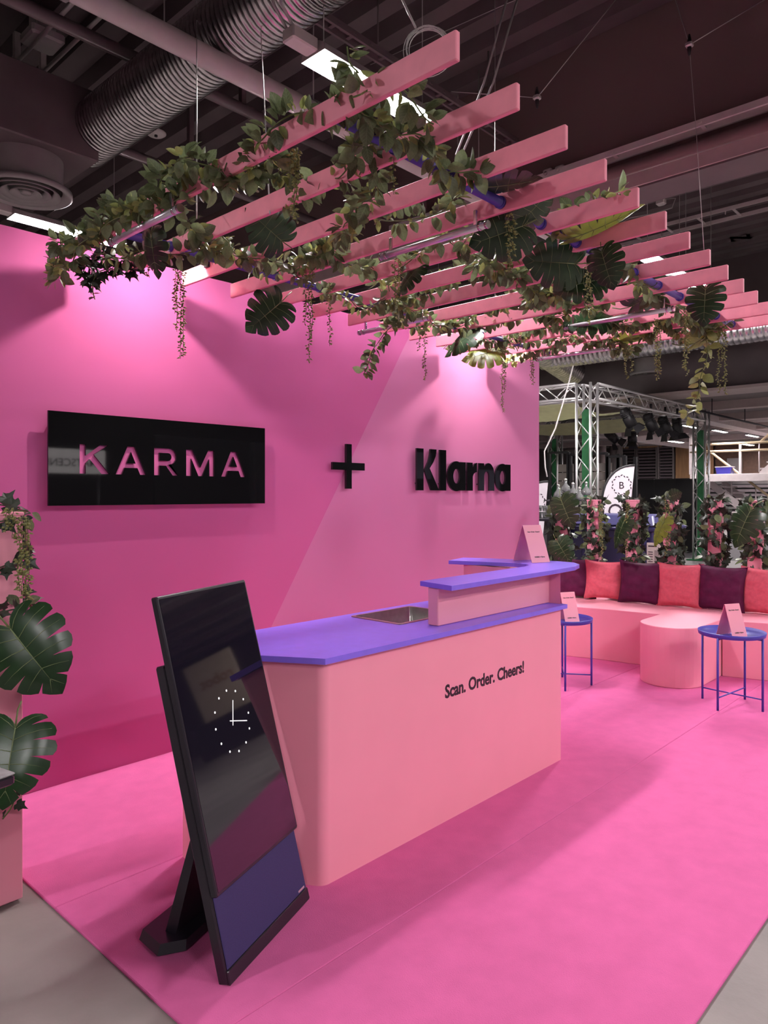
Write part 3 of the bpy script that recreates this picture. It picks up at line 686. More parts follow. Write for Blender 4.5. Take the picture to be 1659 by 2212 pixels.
# ---------------------------------------------------------------- tray tables and tent signs
def tray_table(label, cx, cy, rot):
    t = thing('tray_table', label, 'table', (cx, cy, 0), 'blue metal tray tables'); r = .228; zt = .525
    MB().lathe([(0, -.004), (r*.97, -.004), (r, .0), (r+.006, .028), (r+.003, .030), (r-.003, .004), (0, .003)], (cx, cy, zt), 48).build('tray', 'blue_metal', t)
    legs = []
    for k in range(4):
        a = rot + k * math.pi / 2; x = cx + (r - .006)*math.cos(a); y = cy + (r - .006)*math.sin(a); legs.append((x, y))
        MB().tube([(x, y, 0), (x, y, zt + .004)], .0085, 8).build('leg', 'blue_metal', t)
    for k in range(2):
        a, b = legs[k], legs[k+2]; MB().tube([(a[0], a[1], .085 + .006*k), (b[0], b[1], .085 + .006*k)], .005, 6).build('cross_brace', 'blue_metal', t)
        MB().tube([(a[0], a[1], zt - .012), (b[0], b[1], zt - .012)], .005, 6).build('top_brace', 'blue_metal', t)
tray_table('blue round tray table half hidden by the counter end', 5.40, 2.985, math.radians(-58))
tray_table('blue round tray table standing free at the right edge', 5.715, 1.77, math.radians(-97))
def tent(label, c, yaw, h=.225, w=.125, d=.15):
    M = Matrix.Translation(c) @ Matrix.Rotation(yaw, 4, 'Z')
    t = thing('tent_sign', label, 'sign', matrix=M, group='folded pink table signs')
    sl = math.atan2(d / 2, h); L = math.hypot(d/2, h)
    for s, nm in ((-1, 'front_panel'), (1, 'rear_panel')):
        vs = [(-w/2, s*d/2, 0), (w/2, s*d/2, 0), (w/2, 0, h), (-w/2, 0, h)]; o = Vector((0, s*math.cos(sl)*.003, math.sin(sl)*.003))
        vs = [Vector(v) for v in vs]; vs = vs + [v + o for v in vs]
        p = MB().add(vs, [(3,2,1,0),(4,5,6,7),(0,1,5,4),(1,2,6,5),(2,3,7,6),(3,0,4,7)]).build(nm, 'salmon', t)
        if s < 0:
            F = frame((0, -d/2 - .004, 0.001), (1, 0, 0), (0, d/2, h))
            a = text_mb('Scan. Order. Cheers!', .0125, F @ Matrix.Translation((0, L*.80, .0005)), .0002, .0003, .9, 'CENTER'); a.build('print_line', 'letter_ink', p)
            a = text_mb('KARMA + Klarna', .0125, F @ Matrix.Translation((0, L*.13, .0005)), .0002, .0003, .9, 'CENTER'); a.build('print_line', 'letter_ink', p)
tent('folded pink sign standing on the raised purple ledge', (4.10, 2.50, 1.1345), math.radians(-20), .235, .145, .19)
tent('folded pink sign on the tray table by the counter', (5.385, 2.945, .5295), math.radians(-28), .235, .135, .15)
tent('folded pink sign on the free standing tray table', (5.635, 1.745, .5295), math.radians(-26), .235, .14, .15)

# ---------------------------------------------------------------- plants
def mesh_data(name, mb, m):
    me = bpy.data.meshes.new(name); me.from_pydata(mb.v, [], mb.f); me.update(); me.polygons.foreach_set('use_smooth', mb.sm); me.materials.append(MAT[m]); return me
def ovate(width=.62, fold=.18, curl=.22):
    mb = MB(); rows = [0, .12, .3, .5, .7, .87, 1.0]; prof = [.03, .55, .95, 1.0, .78, .42, .0]; vs = []
    for y, p in zip(rows, prof):
        for q in (-1, -.5, 0, .5, 1):
            x = q * p * width / 2; vs.append((x, y, fold * abs(x) - curl * (y - .25)**2))
    fs = [(r*5+i, r*5+i+1, (r+1)*5+i+1, (r+1)*5+i) for r in range(6) for i in range(4)]
    return mb.add(vs, fs, True)
def ivy_shape():
    o = [(0,.0),(.18,-.10),(.36,-.02),(.50,.12),(.34,.24),(.46,.46),(.28,.50),(.14,.62),(0,1.0)]
    vs = [(0, .28, .06), (0, .6, .03)]; ring = o + [(-x, y) for x, y in reversed(o[1:-1])]
    vs += [(x, y, -.10*abs(x) - .06*(y-.3)**2) for x, y in ring]; n = len(ring); mb = MB()
    return mb.add(vs, [(0, 2+i, 2+(i+1) % n) for i in range(n)], False)
LEAF = {'dark': mesh_data('leaf_blade', ovate(.64), 'leaf_dark'), 'young': mesh_data('young_leaf_blade', ovate(.52, .3, .1), 'leaf_young'),
        'ivy': mesh_data('ivy_leaf_blade', ivy_shape(), 'leaf_ivy'), 'broad': mesh_data('broad_leaf_blade', ovate(.82, .12, .25), 'leaf_young')}
def wander(pts, amp, seed, n=10):
    out = catmull(pts, n)
    return [p + Vector((mnoise.noise(p*6 + Vector((seed, 0, 0))), mnoise.noise(p*6 + Vector((0, seed, 9))), mnoise.noise(p*6 + Vector((5, 3, seed))))) * amp for p in out]
def leafy(root, path, per_m, kinds, size, rnd, tag_size=1.0, view=(-.45, -.65, .25), droop=.25):
    """leaves along a path, each an object of its own under root"""
    base = Vector(root['_base'])
    L = [0]
    for a, b in zip(path, path[1:]): L.append(L[-1] + (b - a).length)
    tot = L[-1]; n = min(285, max(3, int(tot * per_m))); V = Vector(view).normalized()
    for i in range(n):
        s = tot * (i + rnd.random()*.8) / n; k = 0
        while k < len(L) - 2 and L[k+1] < s: k += 1
        f = (s - L[k]) / max(1e-6, L[k+1] - L[k]); p = path[k].lerp(path[k+1], min(1, f)); tg = (path[k+1] - path[k]).normalized()
        rad = Vector((rnd.gauss(0, 1), rnd.gauss(0, 1), rnd.gauss(.15, 1))); rad = (rad - tg * rad.dot(tg)); rad.normalize()
        y = (rad + tg * rnd.uniform(-.2, .6) + Vector((0, 0, -droop))).normalized()
        z = (V * .9 + Vector((rnd.gauss(0, .6), rnd.gauss(0, .6), rnd.gauss(.25, .6)))); z = z - y * z.dot(y)
        if z.length < .05: z = y.orthogonal()
        z.normalize(); x = y.cross(z)
        kind = rnd.choices([q[0] for q in kinds], [q[1] for q in kinds])[0]
        sz = rnd.uniform(*size) * (.72 if kind == 'young' else 1)
        M = Matrix.Identity(4)
        for c, v in enumerate((x, y, z)):
            for r in range(3): M[r][c] = v[r] * sz
        M.translation = p + rad * .012 - base
        o = bpy.data.objects.new('leaf', LEAF[kind]); COL.objects.link(o); o.parent = root; o.matrix_basis = M
def vine(label, pts, seed, per_m=55, kinds=(('dark', 3), ('young', 1)), size=(.048, .082), amp=.065, name='leafy_garland', cat='garland', group='green garlands wound through the pergola', stem_r=.0028, view=(-.45, -.65, .25), droop=.25, n=10):
    rnd = random.Random(seed); path = wander(pts, amp, seed * 1.7, n); t = thing(name, label, cat, tuple(path[0]), group)
    MB().tube(path, stem_r, 5).build('stem', 'stem_green', t)
    leafy(t, path, per_m, kinds, size, rnd, view=view, droop=droop)
    return t
def zp(lst, z=2.79): return [Pz(q[0], q[1], q[2] if len(q) > 2 else z) for q in lst]
VN = [
 ('dense garland along the left half of the first slat', [(128, 600, 2.72), (150, 520), (225, 470, 2.84), (330, 405, 2.85), (420, 350, 2.86), (500, 350, 2.82), (560, 375, 2.78)], 85),
 ('dense garland under the left half of the first slat', [(140, 560, 2.74), (230, 500, 2.76), (330, 440, 2.78), (430, 395, 2.80), (520, 385, 2.76)], 55),
 ('garland along the middle of the first slat', [(540, 360, 2.80), (590, 300, 2.83), (650, 265, 2.84), (720, 225, 2.84), (790, 175, 2.85)], 80),
 ('garland end on the first slat below the glaring light', [(780, 200, 2.82), (830, 175, 2.85), (880, 185, 2.84), (920, 205, 2.82), (962, 235, 2.80)], 75),
 ('upright sprig rising above the first slat into the light', [(800, 185, 2.84), (785, 140, 2.90), (778, 95, 2.95)], 80),
 ('garland crossing from the first slat down to the second', [(470, 370, 2.80), (540, 380, 2.76), (580, 340, 2.78), (610, 400, 2.74), (640, 380, 2.76)], 60),
 ('garland hanging from the first slat across the second and third', [(785, 225, 2.80), (800, 290, 2.78), (795, 350, 2.76), (812, 420, 2.74), (760, 470, 2.74)], 75),
 ('garland wound round the purple tube below the glaring light', [(775, 245, 2.76), (850, 285, 2.76), (920, 330, 2.76), (990, 365, 2.78), (1045, 400, 2.76)], 95),
 ('garland strung along the second slat toward the big hanging leaf', [(620, 440), (690, 410), (740, 375), (770, 335), (800, 300)], 50),
 ('garland along the purple tube at the left slat ends', [(230, 545, 2.74), (330, 540, 2.74), (430, 540, 2.74), (520, 562, 2.74), (600, 590, 2.74), (650, 605, 2.73)], 75),
 ('thin garland dropping from the first slat to the tube', [(400, 420, 2.78), (415, 480, 2.74), (440, 530, 2.72), (500, 560, 2.73)], 60),
 ('garland between the third and fourth slats left of centre', [(490, 520), (560, 560, 2.74), (640, 570, 2.75), (700, 540), (760, 500)], 60),
 ('garland climbing across the fourth slat at the centre', [(690, 560), (750, 490), (800, 455), (880, 470), (960, 455), (1010, 430)], 60),
 ('garland looping below the fifth slat at the centre', [(640, 590), (720, 545), (780, 570), (830, 610), (860, 670)], 65),
 ('garland along the purple tube between fifth and eighth slat ends', [(690, 635, 2.73), (770, 655, 2.73), (850, 650, 2.75), (930, 690, 2.74), (985, 712, 2.73)], 75),
 ('garland beside the silver bar under the fifth slat', [(860, 590), (910, 540), (960, 505), (1020, 500), (1080, 470)], 55),
 ('garland slanting over the seventh slat', [(840, 690), (910, 640), (990, 610), (1070, 580), (1120, 560)], 70),
 ('garland slanting over the eighth and ninth slats', [(890, 710), (980, 690), (1070, 670), (1150, 645), (1210, 620)], 75),
 ('garland between the dark split leaves at the right of centre', [(1050, 560), (1130, 605), (1200, 640), (1270, 665), (1330, 690)], 70),
 ('garland under the upper dark split leaves', [(1190, 640), (1270, 610), (1330, 585), (1370, 560)], 60),
 ('garland along the far left slat ends above the second wall spot', [(960, 750), (1050, 735), (1130, 730), (1210, 705), (1270, 690)], 85),
 ('garland trailing under the last slats', [(1090, 775, 2.74), (1170, 750), (1250, 735), (1330, 755, 2.72), (1390, 740)], 80),
 ('garland following the purple tube at the far right', [(1320, 585, 2.76), (1390, 625, 2.76), (1450, 660, 2.76), (1530, 700, 2.76), (1580, 705, 2.74)], 85),
 ('garland around the silver bar at the far right', [(1250, 710), (1340, 690), (1420, 700), (1500, 705)], 95),
 ('garland on the lowest right slats', [(1290, 745, 2.73), (1380, 720), (1460, 690), (1540, 690)], 85),
 ('sparse garland by the lime leaf on the fifth slat', [(1180, 505), (1240, 480), (1290, 460), (1330, 440)], 40),
 ('garland draped over the sixth slat beside the largest dark leaf', [(1010, 520), (1060, 555), (1120, 600), (1160, 650), (1190, 700)], 60),
 ('garland running along the tenth slat', [(1010, 700), (1100, 690), (1180, 675), (1260, 650), (1330, 640)], 60),
 ('garland running along the twelfth slat', [(1080, 750), (1170, 735), (1260, 715), (1350, 705), (1430, 680)], 60),
 ('bushy garland knot under the round far right leaf', [(1460, 670), (1500, 690), (1535, 715), (1500, 725), (1450, 705)], 75),
 ('leafy spray dangling from the silver bar at the centre', [(860, 690, 2.70), (835, 720, 2.62), (815, 750, 2.52), (795, 785, 2.42)], 70),
]
def build_vines():
    for k, (lab, pts, pm) in enumerate(VN): vine(lab, [q + Vector((-.04 if k < 5 else -.02, 0, -.035 if k < 4 else 0)) for q in zp(pts)], 11 + k, pm * (2.4 if k >= 16 else 1.75), (('dark', 2), ('young', 1.4)), amp=.09 if k >= 16 else .065)
build_vines()
p0 = Pz(1520, 705, 2.74); dd = (p0.x * FW[0] + p0.y * FW[1])
vine('long trailing vine of big pale round leaves at the far right', [p0, Pd(1528, 760, dd), Pd(1515, 810, dd), Pd(1505, 850, dd), Pd(1482, 905, dd)], 77, 60, (('broad', 3), ('young', 1)), (.07, .10), .02, name='trailing_vine', cat='vine', group=None)
p0 = Pz(255, 560, 2.73); dd = p0.x * FW[0] + p0.y * FW[1]
vine('dark ivy clump hanging below the first slat end', [p0, Pd(200, 560, dd), Pd(180, 590, dd), Pd(215, 585, dd), Pd(270, 575, dd), Pd(300, 570, dd)], 88, 130, (('ivy', 1),), (.04, .065), .05, name='ivy_clump', cat='ivy', group=None)
vine('short dark ivy tail hanging lowest at the left wall', [Pd(215, 580, dd), Pd(205, 610, dd), Pd(208, 650, dd)], 89, 60, (('ivy', 1),), (.04, .06), .015, name='ivy_tail', cat='ivy', group=None)

def strand(label, px, y0, y1, z=2.75, d=None, tails=((0, 0), (6, -.12)), seed=1, loop=False, group='strings of tiny yellow-green leaves'):
    """string-of-pearls strands hanging straight down"""
    rnd = random.Random(seed); p = Pz(px, y0, z) if d is None else Pd(px, y0, d); dist = p.x * FW[0] + p.y * FW[1]
    t = thing('hanging_strand', label, 'plant strand', tuple(p), group); lf = MB(); side = Vector((RT[0], RT[1], 0))
    for off, short in tails:
        a = p + side * (off / FPX * dist); L = (y1 - y0) / FPX * dist * (1 + short); n = max(8, int(L / .03))
        path = [a + Vector((mnoise.noise(Vector((k*.4, seed, off)))*.012, mnoise.noise(Vector((k*.4, seed + 5, off)))*.012, -L*k/n)) for k in range(n + 1)]
        MB().tube(path, .0014, 4).build('stem', 'stem_green', t)
        m = int(L / .0075)
        for i in range(m):
            f = i / m * n; k = min(n - 1, int(f)); q = path[k].lerp(path[k+1], f - k); an = rnd.uniform(0, 6.28); r = rnd.uniform(.004, .013)
            o = Vector((math.cos(an), math.sin(an), rnd.uniform(-.7, .2))) * r; c = q + o; s = rnd.uniform(.006, .0095); u = o.normalized(); w = u.orthogonal().normalized(); x = u.cross(w)
            lf.add([c - u*s, c + w*s*.8, c + u*s*1.4, c - w*s*.8, c + x*s*.6, c - x*s*.6], [(0,1,4),(1,2,4),(2,3,4),(3,0,4),(1,0,5),(2,1,5),(3,2,5),(0,3,5)], True)
    lf.build('leaflets', 'pearl_leaf', t, kind='stuff')
strand('twin strands hanging before the bright wall pool at the left', 382, 580, 775, 2.73, tails=((-4, -.5), (0, -.3), (8, 0), (14, -.02)), seed=1)
strand('thick double strand over the second slat', 636, 322, 480, 2.80, tails=((-8, -.45), (0, -.05), (8, -.5), (4, 0)), seed=2)
strand('strand beside the lower big split leaf', 668, 575, 785, 2.74, tails=((0, 0), (-8, -.4), (6, -.25)), seed=3)
strand('thin strand hanging in front of the magenta wall', 712, 610, 748, 2.74, tails=((0, 0),), seed=4)
strand('thin wiry strand left of the Klarna lettering', 918, 690, 822, 2.74, tails=((0, 0), (-12, -.5)), seed=5)
strand('long thin strand falling across the second wall pool', 1085, 745, 892, 2.74, tails=((0, 0), (5, -.3)), seed=6)
strand('strand over the right end of the pink wall', 1152, 770, 832, 2.74, tails=((0, 0), (-4, -.2)), seed=7)
strand('strand hanging between the dark split leaves', 1100, 460, 590, 2.75, tails=((0, 0), (7, -.3)), seed=8)
strand('strand in the middle of the dark split leaves', 1275, 560, 700, 2.74, tails=((0, 0), (-6, -.2)), seed=9)
strand('short strand near the last slat above the truss', 1352, 745, 820, 2.74, tails=((0, 0), (12, -.2)), seed=10)
strand('full strand above the truss lamps', 1420, 690, 822, 2.74, tails=((-4, -.25), (0, 0), (5, -.1)), seed=11)
strand('strand left of the trailing pale vine', 1484, 665, 812, 2.74, tails=((0, 0), (-5, -.1)), seed=12)
strand('looped strand furthest to the right', 1560, 705, 852, 2.74, tails=((-7, -.02), (0, -.5), (6, 0)), seed=13)
strand('small strand by the first light bar', 322, 540, 600, 2.72, tails=((0, 0), (4, -.3)), seed=14)
strand('small strand over the centre silver bar', 860, 560, 690, 2.74, tails=((0, 0), (-7, -.3)), seed=15)
strand('thin strand falling in front of the first slat', 850, 340, 420, 2.76, tails=((0, 0),), seed=16)

# split leaves (monstera)
def monstera_parts():
    ctl = [(.05, -.03), (.20, -.20), (.41, -.17), (.55, .03), (.585, .28), (.53, .52), (.40, .75), (.18, .95), (.0, 1.10)]
    ol = catmull([Vector((a, b)) for a, b in ctl], 12); no = len(ol) - 1
    def E(t): f = max(0, min(1, t)) * no; k = min(no - 1, int(f)); return ol[k].lerp(ol[k+1], f - k)
    def Mi(t): return Vector((0, .93 * max(0, (t - .18) / .82) ** 1.1))
    blade = MB(); vein = MB(); NL = 7; W_ = [0, .25, .45, .62, .8, 1.0]
    def pos(s, t, w):
        a, b = Mi(t), E(t); p = a.lerp(b, w); p = p + Vector((0, -.05 * math.sin(w * math.pi) * (1 - t)))
        return Vector((s * p.x, p.y, .10 * abs(p.x) * (1 - w * .9) - .16 * w * w * abs(p.x) - .10 * (p.y - .2) ** 2))
    for s in (-1, 1):
        for k in range(NL):
            t0, t1 = k / NL, (k + 1) / NL; nt = 3
            vs = []
            for w in W_:
                g = max(0, w - .5) * .040 if k < NL else 0; g0 = g * (0, .5, 1, .9, 1.1, .8, .5)[k]; g1 = g * (.5, 1, .9, 1.1, .8, .5, 0)[k]
                a, b = t0 + g0, t1 - g1
                for q in range(nt + 1):
                    tq = a + (b - a) * q / nt; pp = pos(s, tq, w * (1 - (.05 if (w == 1 and q in (0, nt)) else 0))); vs.append(pp)
            c = nt + 1
            fs = [(r*c+i, r*c+i+1, (r+1)*c+i+1, (r+1)*c+i) if s < 0 else (r*c+i, (r+1)*c+i, (r+1)*c+i+1, r*c+i+1) for r in range(len(W_)-1) for i in range(nt)]
            blade.add(vs, fs, True)
            tm = (t0 + t1) / 2
            vein.tube([pos(s, tm, w) + Vector((0, 0, .004)) for w in (0.02, .3, .6, .9)], [.006, .005, .003, .0015], 4)
    vein.tube([pos(1, t, 0) + Vector((0, 0, .004)) for t in (.18, .4, .6, .8, .97)], [.011, .009, .007, .005, .002], 5)
    return blade, vein
_b, _v = monstera_parts()
MON = {'dark': mesh_data('split_leaf_blade', _b, 'leaf_monstera'), 'lime': mesh_data('split_leaf_lime', _b, 'leaf_monstera_lime')}
MONV = mesh_data('split_leaf_veins', _v, 'vein_pale')
def monstera(label, px, py, z, length_px, tip_deg, tilt=0.0, turn=0.0, kind='dark', d=None, stalk=None, group='large split leaves'):
    """leaf whose petiole point sits at the pixel; tip_deg = direction of the tip in the picture (0 right, 90 up); tilt/turn swing the blade away from facing the viewer"""
    p = Pz(px, py, z) if d is None else Pd(px, py, d); dist = p.x * FW[0] + p.y * FW[1]
    s = length_px / FPX * dist
    xr = Vector((RT[0], RT[1], 0)); up = Vector((0, 0, 1)); toward = (Vector((0, 0, EYE)) - p).normalized()
    a = math.radians(tip_deg); y = (xr * math.cos(a) + up * math.sin(a)); y = (y - toward * y.dot(toward)).normalized()
    zz = toward; x = y.cross(zz)
    M = Matrix.Identity(4)
    for c, v in enumerate((x, y, zz)):
        for r in range(3): M[r][c] = v[r]
    M = M @ Matrix.Rotation(math.radians(turn), 4, 'Y') @ Matrix.Rotation(math.radians(tilt), 4, 'X') @ Matrix.Diagonal((s, s, s, 1)); M.translation = p
    t = thing('split_leaf', label, 'leaf', matrix=M, group=group)
    for nm, me in (('blade', MON[kind]), ('vein', MONV)):
        o = bpy.data.objects.new(nm, me); COL.objects.link(o); o.parent = t
    MB().tube([(0, .02, .0), (0.01, -.12, -.04), (.03, -.28, -.14), (.03, -.42, -.30)], [.011, .012, .012, .013], 6).build('stalk', 'stem_green', t, off=Vector((0, 0, 0)))
    return t
monstera('big split leaf hanging before the second and third slats', 608, 520, 2.70, 90, 138, 8, 0)
monstera('big split leaf silhouetted against the magenta wall', 606, 654, 2.68, 90, -140, 8, 0)
monstera('narrow folded dark leaf below the first light bar', 326, 505, 2.72, 88, -84, 0, 58)
monstera('largest dark split leaf under the fourth slat end', 1130, 488, 2.72, 112, -160, 8, 0)
monstera('dark split leaf standing out under the fifth slat end', 1125, 480, 2.74, 90, 52, 10, 40)
monstera('dark split leaf with many slits right of the largest', 1242, 570, 2.70, 104, 176, 12, 0)
monstera('dark split leaf pointing down beside the pale strand', 1300, 545, 2.71, 78, -70, 10, 25)
monstera('brownish split leaf hanging below the slits leaf', 1290, 605, 2.69, 88, -165, 5, 38)
monstera('round split leaf at the far right slat ends', 1524, 624, 2.74, 74, -92, 8, 12)
monstera('flat split leaf under the ninth slat', 1305, 690, 2.72, 84, 182, 0, 58)
monstera('slanting jagged leaf near the far silver bar', 1368, 660, 2.74, 92, 32, 0, 52)
monstera('leaf seen almost edge-on above the third slat end', 1035, 405, 2.80, 125, 4, 0, 70, 'dark')
monstera('lime leaf seen edge-on on the fifth slat end', 1235, 515, 2.76, 145, 21, 0, 76, 'lime')
monstera('lime leaf stretched along the last slats', 1345, 738, 2.73, 92, 14, 0, 76, 'lime')
monstera('bright lime leaf reaching out past the last slat', 1500, 742, 2.70, 92, 30, 0, 68, 'lime')
monstera('pale lit leaf right above the second wall spot', 1075, 758, 2.73, 74, -168, 0, 50, 'lime')
monstera('dark narrow leaf left of the second wall spot', 1028, 712, 2.74, 82, -142, 0, 66)
monstera('dark narrow leaf over the sixth slat', 905, 575, 2.76, 78, -130, 0, 68)

# ---------------------------------------------------------------- pink posts wrapped with ivy
def post(label, x, y, half, h, yaw=0.0, leaves=46, seed=3, size=(.05, .085), kinds=(('ivy', 4), ('dark', 1)), z0=0.0, ivy_from=.5, view=(-.8, -.4, .1), turns=7.5):
    M = Matrix.Translation((x, y, 0)) @ Matrix.Rotation(yaw, 4, 'Z')
    t = thing('plant_post', label[0], 'post', matrix=M, group='pink plant posts')
    MB().cbox((-half, -half, z0), (half, half, h), .004).build('column', 'salmon', t)
    MB().cbox((-half - .004, -half - .004, h - .012), (half + .004, half + .004, h + .002), .003).build('cap', 'salmon', t)
    pts = []
    for k in range(80):
        f = k / 79; a = f * turns * 2 * math.pi + seed; r = half * 1.25 + .02 * (1 + math.sin(k * 2.3))
        pts.append(Vector((x + r*math.cos(a), y + r*math.sin(a), ivy_from + (h - ivy_from + .03) * f)))
    rnd = random.Random(seed); v = thing('ivy_wrap', label[1], 'ivy', tuple(pts[0]), 'ivy wound round the posts')
    MB().tube(pts, .003, 5).build('stem', 'stem_dark', v)
    L = sum((b - a).length for a, b in zip(pts, pts[1:]))
    leafy(v, pts, leaves / L, kinds, size, rnd, view=view, droop=.5)
PP = [(1215, 4), (1284, 5), (1368, 6), (1449, 7), (1546, 8), (1632, 9)]
PL = [('pink post behind the ledge sign, mostly hidden by leaves', 'ivy on the post behind the ledge sign'),
      ('pink post in front of the left half of the navy bin', 'ivy on the post before the left half of the navy bin'),
      ('pink post in front of the right half of the navy bin', 'ivy on the post before the right half of the navy bin'),
      ('pink post just right of the navy bin, a leaf on its top', 'ivy on the post just right of the navy bin'),
      ('pink post right of the green truss leg', 'ivy on the post right of the green truss leg'),
      ('pink post nearest the right edge of the picture', 'ivy on the post nearest the right edge of the picture')]
for k, (px, sd) in enumerate(PP):
    X = [7.42, 7.44, 7.47, 7.5, 7.56, 7.62][k]; c = PX(px, 1080, X)
    post(PL[k], X, c.y, .062, 1.51, .1, 250, sd, (.06, .115), (('ivy', 4), ('dark', 2.5 if k in (1, 5) else 1)), 0, .55)
monstera('split leaf on the post behind the ledge sign, upper', 1212, 1080, 0, 62, -66, 5, 30, d=7.2)
monstera('split leaf on the post behind the ledge sign, lower', 1204, 1170, 0, 50, -58, 10, 8, d=7.0)
monstera('leaf standing left of the post before the right bin half', 1350, 1122, 0, 62, -108, 5, 62, d=7.15)
monstera('leaf left of the post just right of the bin', 1436, 1122, 0, 58, -110, 5, 62, 'lime', d=6.95)
monstera('dark split leaf left of the post nearest the right edge', 1620, 1105, 0, 78, -112, 5, 42, d=6.7)
monstera('small leaf on top of the post right of the bin', 1450, 1072, 0, 26, 20, 40, 0, d=6.9)
strand('strand running down the post right of the navy bin', 1439, 1080, 1200, d=6.95, tails=((0, 0), (5, -.2)), seed=21)
strand('strand running down the post before the left bin half', 1300, 1090, 1210, d=7.15, tails=((0, 0), (-4, -.3)), seed=22)
strand('strand running down the post before the right bin half', 1353, 1085, 1205, d=7.1, tails=((0, 0), (4, -.3)), seed=23)

# the near post at the left edge of the picture
post(('wide pink post cut by the left edge of the picture', 'dark ivy hanging over the near left post'), .985, 3.06, .118, 1.50, 0, 110, 31, (.045, .075), (('ivy', 5), ('dark', 1)), 0, .98, view=(-.2, -.9, .2), turns=3.2)
dd = 2.72
vine('ivy tendril hanging low on the near left post', [Pd(-6, 1690, dd), Pd(15, 1700, dd), Pd(28, 1715, dd), Pd(25, 1740, dd), Pd(5, 1770, dd)], 41, 28, (('ivy', 1),), (.03, .05), .01, name='ivy_tendril', cat='ivy', group=None)
strand('pale strand cascading over the near left post top', 48, 1118, 1300, d=2.7, tails=((-22, -.75), (-8, -.12), (0, -.08), (8, -.02), (14, 0)), seed=31)
strand('short pale strand over the near left post front', 12, 1098, 1150, d=2.68, tails=((0, 0), (8, -.2), (16, -.3)), seed=32)
monstera('huge split leaf on the near left post, upper', 22, 1358, 0, 165, -50, 12, 8, d=2.62)
monstera('huge split leaf on the near left post, lower', 33, 1572, 0, 150, -98, 8, 10, d=2.60)
# grey-topped black stand poking in at the left edge
q = Pd(-22, 1652, 2.35)
t = thing('side_stand', 'grey topped black stand corner poking in at the left edge', 'stand', (q.x - .3, q.y, 0))
R_ = Matrix.Translation((q.x, q.y, 0)) @ Matrix.Rotation(math.radians(12), 4, 'Z')
MB().cbox((-.55, -.14, q.z - .035), (.0, .14, q.z - .004), .006, R_).build('frame', 'black_satin', t)
MB().cbox((-.55, -.14, q.z - .004), (.0, .14, q.z + .004), .003, R_).build('top_board', 'tray_grey', t)
for a, b in ((-.5, -.1), (-.5, .1), (-.12, -.1), (-.12, .1)):
    if a > -.3: continue
    MB().tube([R_ @ Vector((a, b, 0)), R_ @ Vector((a, b, q.z - .03))], .012, 8).build('leg', 'black_satin', t)
MB().cbox((-.52, -.12, 0), (-.30, .12, .02), .004, R_).build('base_plate', 'black_satin', t)

# ---------------------------------------------------------------- far hall: truss stage, bin, flags, balcony
def truss_mb(a, b, w=.27):
    a = Vector(a); b = Vector(b); d = (b - a).normalized(); up = Vector((0, 0, 1)) if abs(d.z) < .5 else Vector((0, 1, 0))
    x = d.cross(up).normalized(); y = d.cross(x); h = w / 2; L = (b - a).length; n = max(2, int(L / .32))
    ch = MB(); lc = MB(); cs = [x*h + y*h, -x*h + y*h, -x*h - y*h, x*h - y*h]
    for c in cs: ch.tube([a + c, b + c], .026, 8)
    for q in range(4):
        p0, p1 = cs[q], cs[(q+1) % 4]
        for k in range(n):
            s0 = a + d * (L*k/n); s1 = a + d * (L*(k+1)/n)
            lc.tube([s0 + (p0 if k % 2 else p1), s1 + (p1 if k % 2 else p0)], .011, 5)
    return ch, lc
TZ = 3.44; TA, TB, TC, TD = (12.06, 6.2), (17.8, 6.2), (12.06, 10.1), (17.8, 10.1)
TR = thing('stage_truss', 'silver box truss frame with green sleeved legs behind the bin', 'truss', (TA[0], TA[1], 0))
for p in (TA, TB, TC, TD):
    ch, lc = truss_mb((p[0], p[1], .03), (p[0], p[1], TZ + .13)); o = ch.build('truss_leg', 'alu', TR); lc.build('lacing', 'alu', o)
    MB().cbox((p[0] - .07, p[1] - .07, .03), (p[0] + .07, p[1] + .07, 3.1), .01).build('green_sleeve', 'green_wrap', TR)
    MB().cbox((p[0] - .26, p[1] - .26, .0), (p[0] + .26, p[1] + .26, .03), .006).build('base_plate', 'green_wrap', TR)
for p, q in ((TA, TB), (TA, TC), (TB, TD), (TC, TD)):
    a = Vector((p[0], p[1], TZ)); b = Vector((q[0], q[1], TZ)); d = (b - a).normalized() * .15
    ch, lc = truss_mb(a + d, b - d); o = ch.build('truss_beam', 'alu', TR); lc.build('lacing', 'alu', o)
def sheet(label, x0, x1, y0, y1, z, sag):
    n = 14; vs = [(x0 + (x1-x0)*i/n, y0 + (y1-y0)*j/n, z - sag * (1 - (2*i/n-1)**2) * (1 - .3*(2*j/n-1)**2) + .03*mnoise.noise(Vector((i*.6, j*.9, 2)))) for j in range(n+1) for i in range(n+1)]
    vs2 = [(a, b, c - .004) for a, b, c in vs]; m = (n+1)**2
    fs = [(j*(n+1)+i, j*(n+1)+i+1, (j+1)*(n+1)+i+1, (j+1)*(n+1)+i) for j in range(n) for i in range(n)]
    tag(MB().add(vs + vs2, fs + [tuple(m + k for k in reversed(f)) for f in fs], True).build('canopy_cloth', 'canopy_cloth'), label, 'cloth')
sheet('pale greenish cloth stretched inside the truss roof, near half', 12.3, 14.4, 6.6, 9.8, 3.28, .16)
sheet('pale greenish cloth stretched inside the truss roof, far half', 15.3, 17.5, 6.6, 9.8, 3.24, .18)

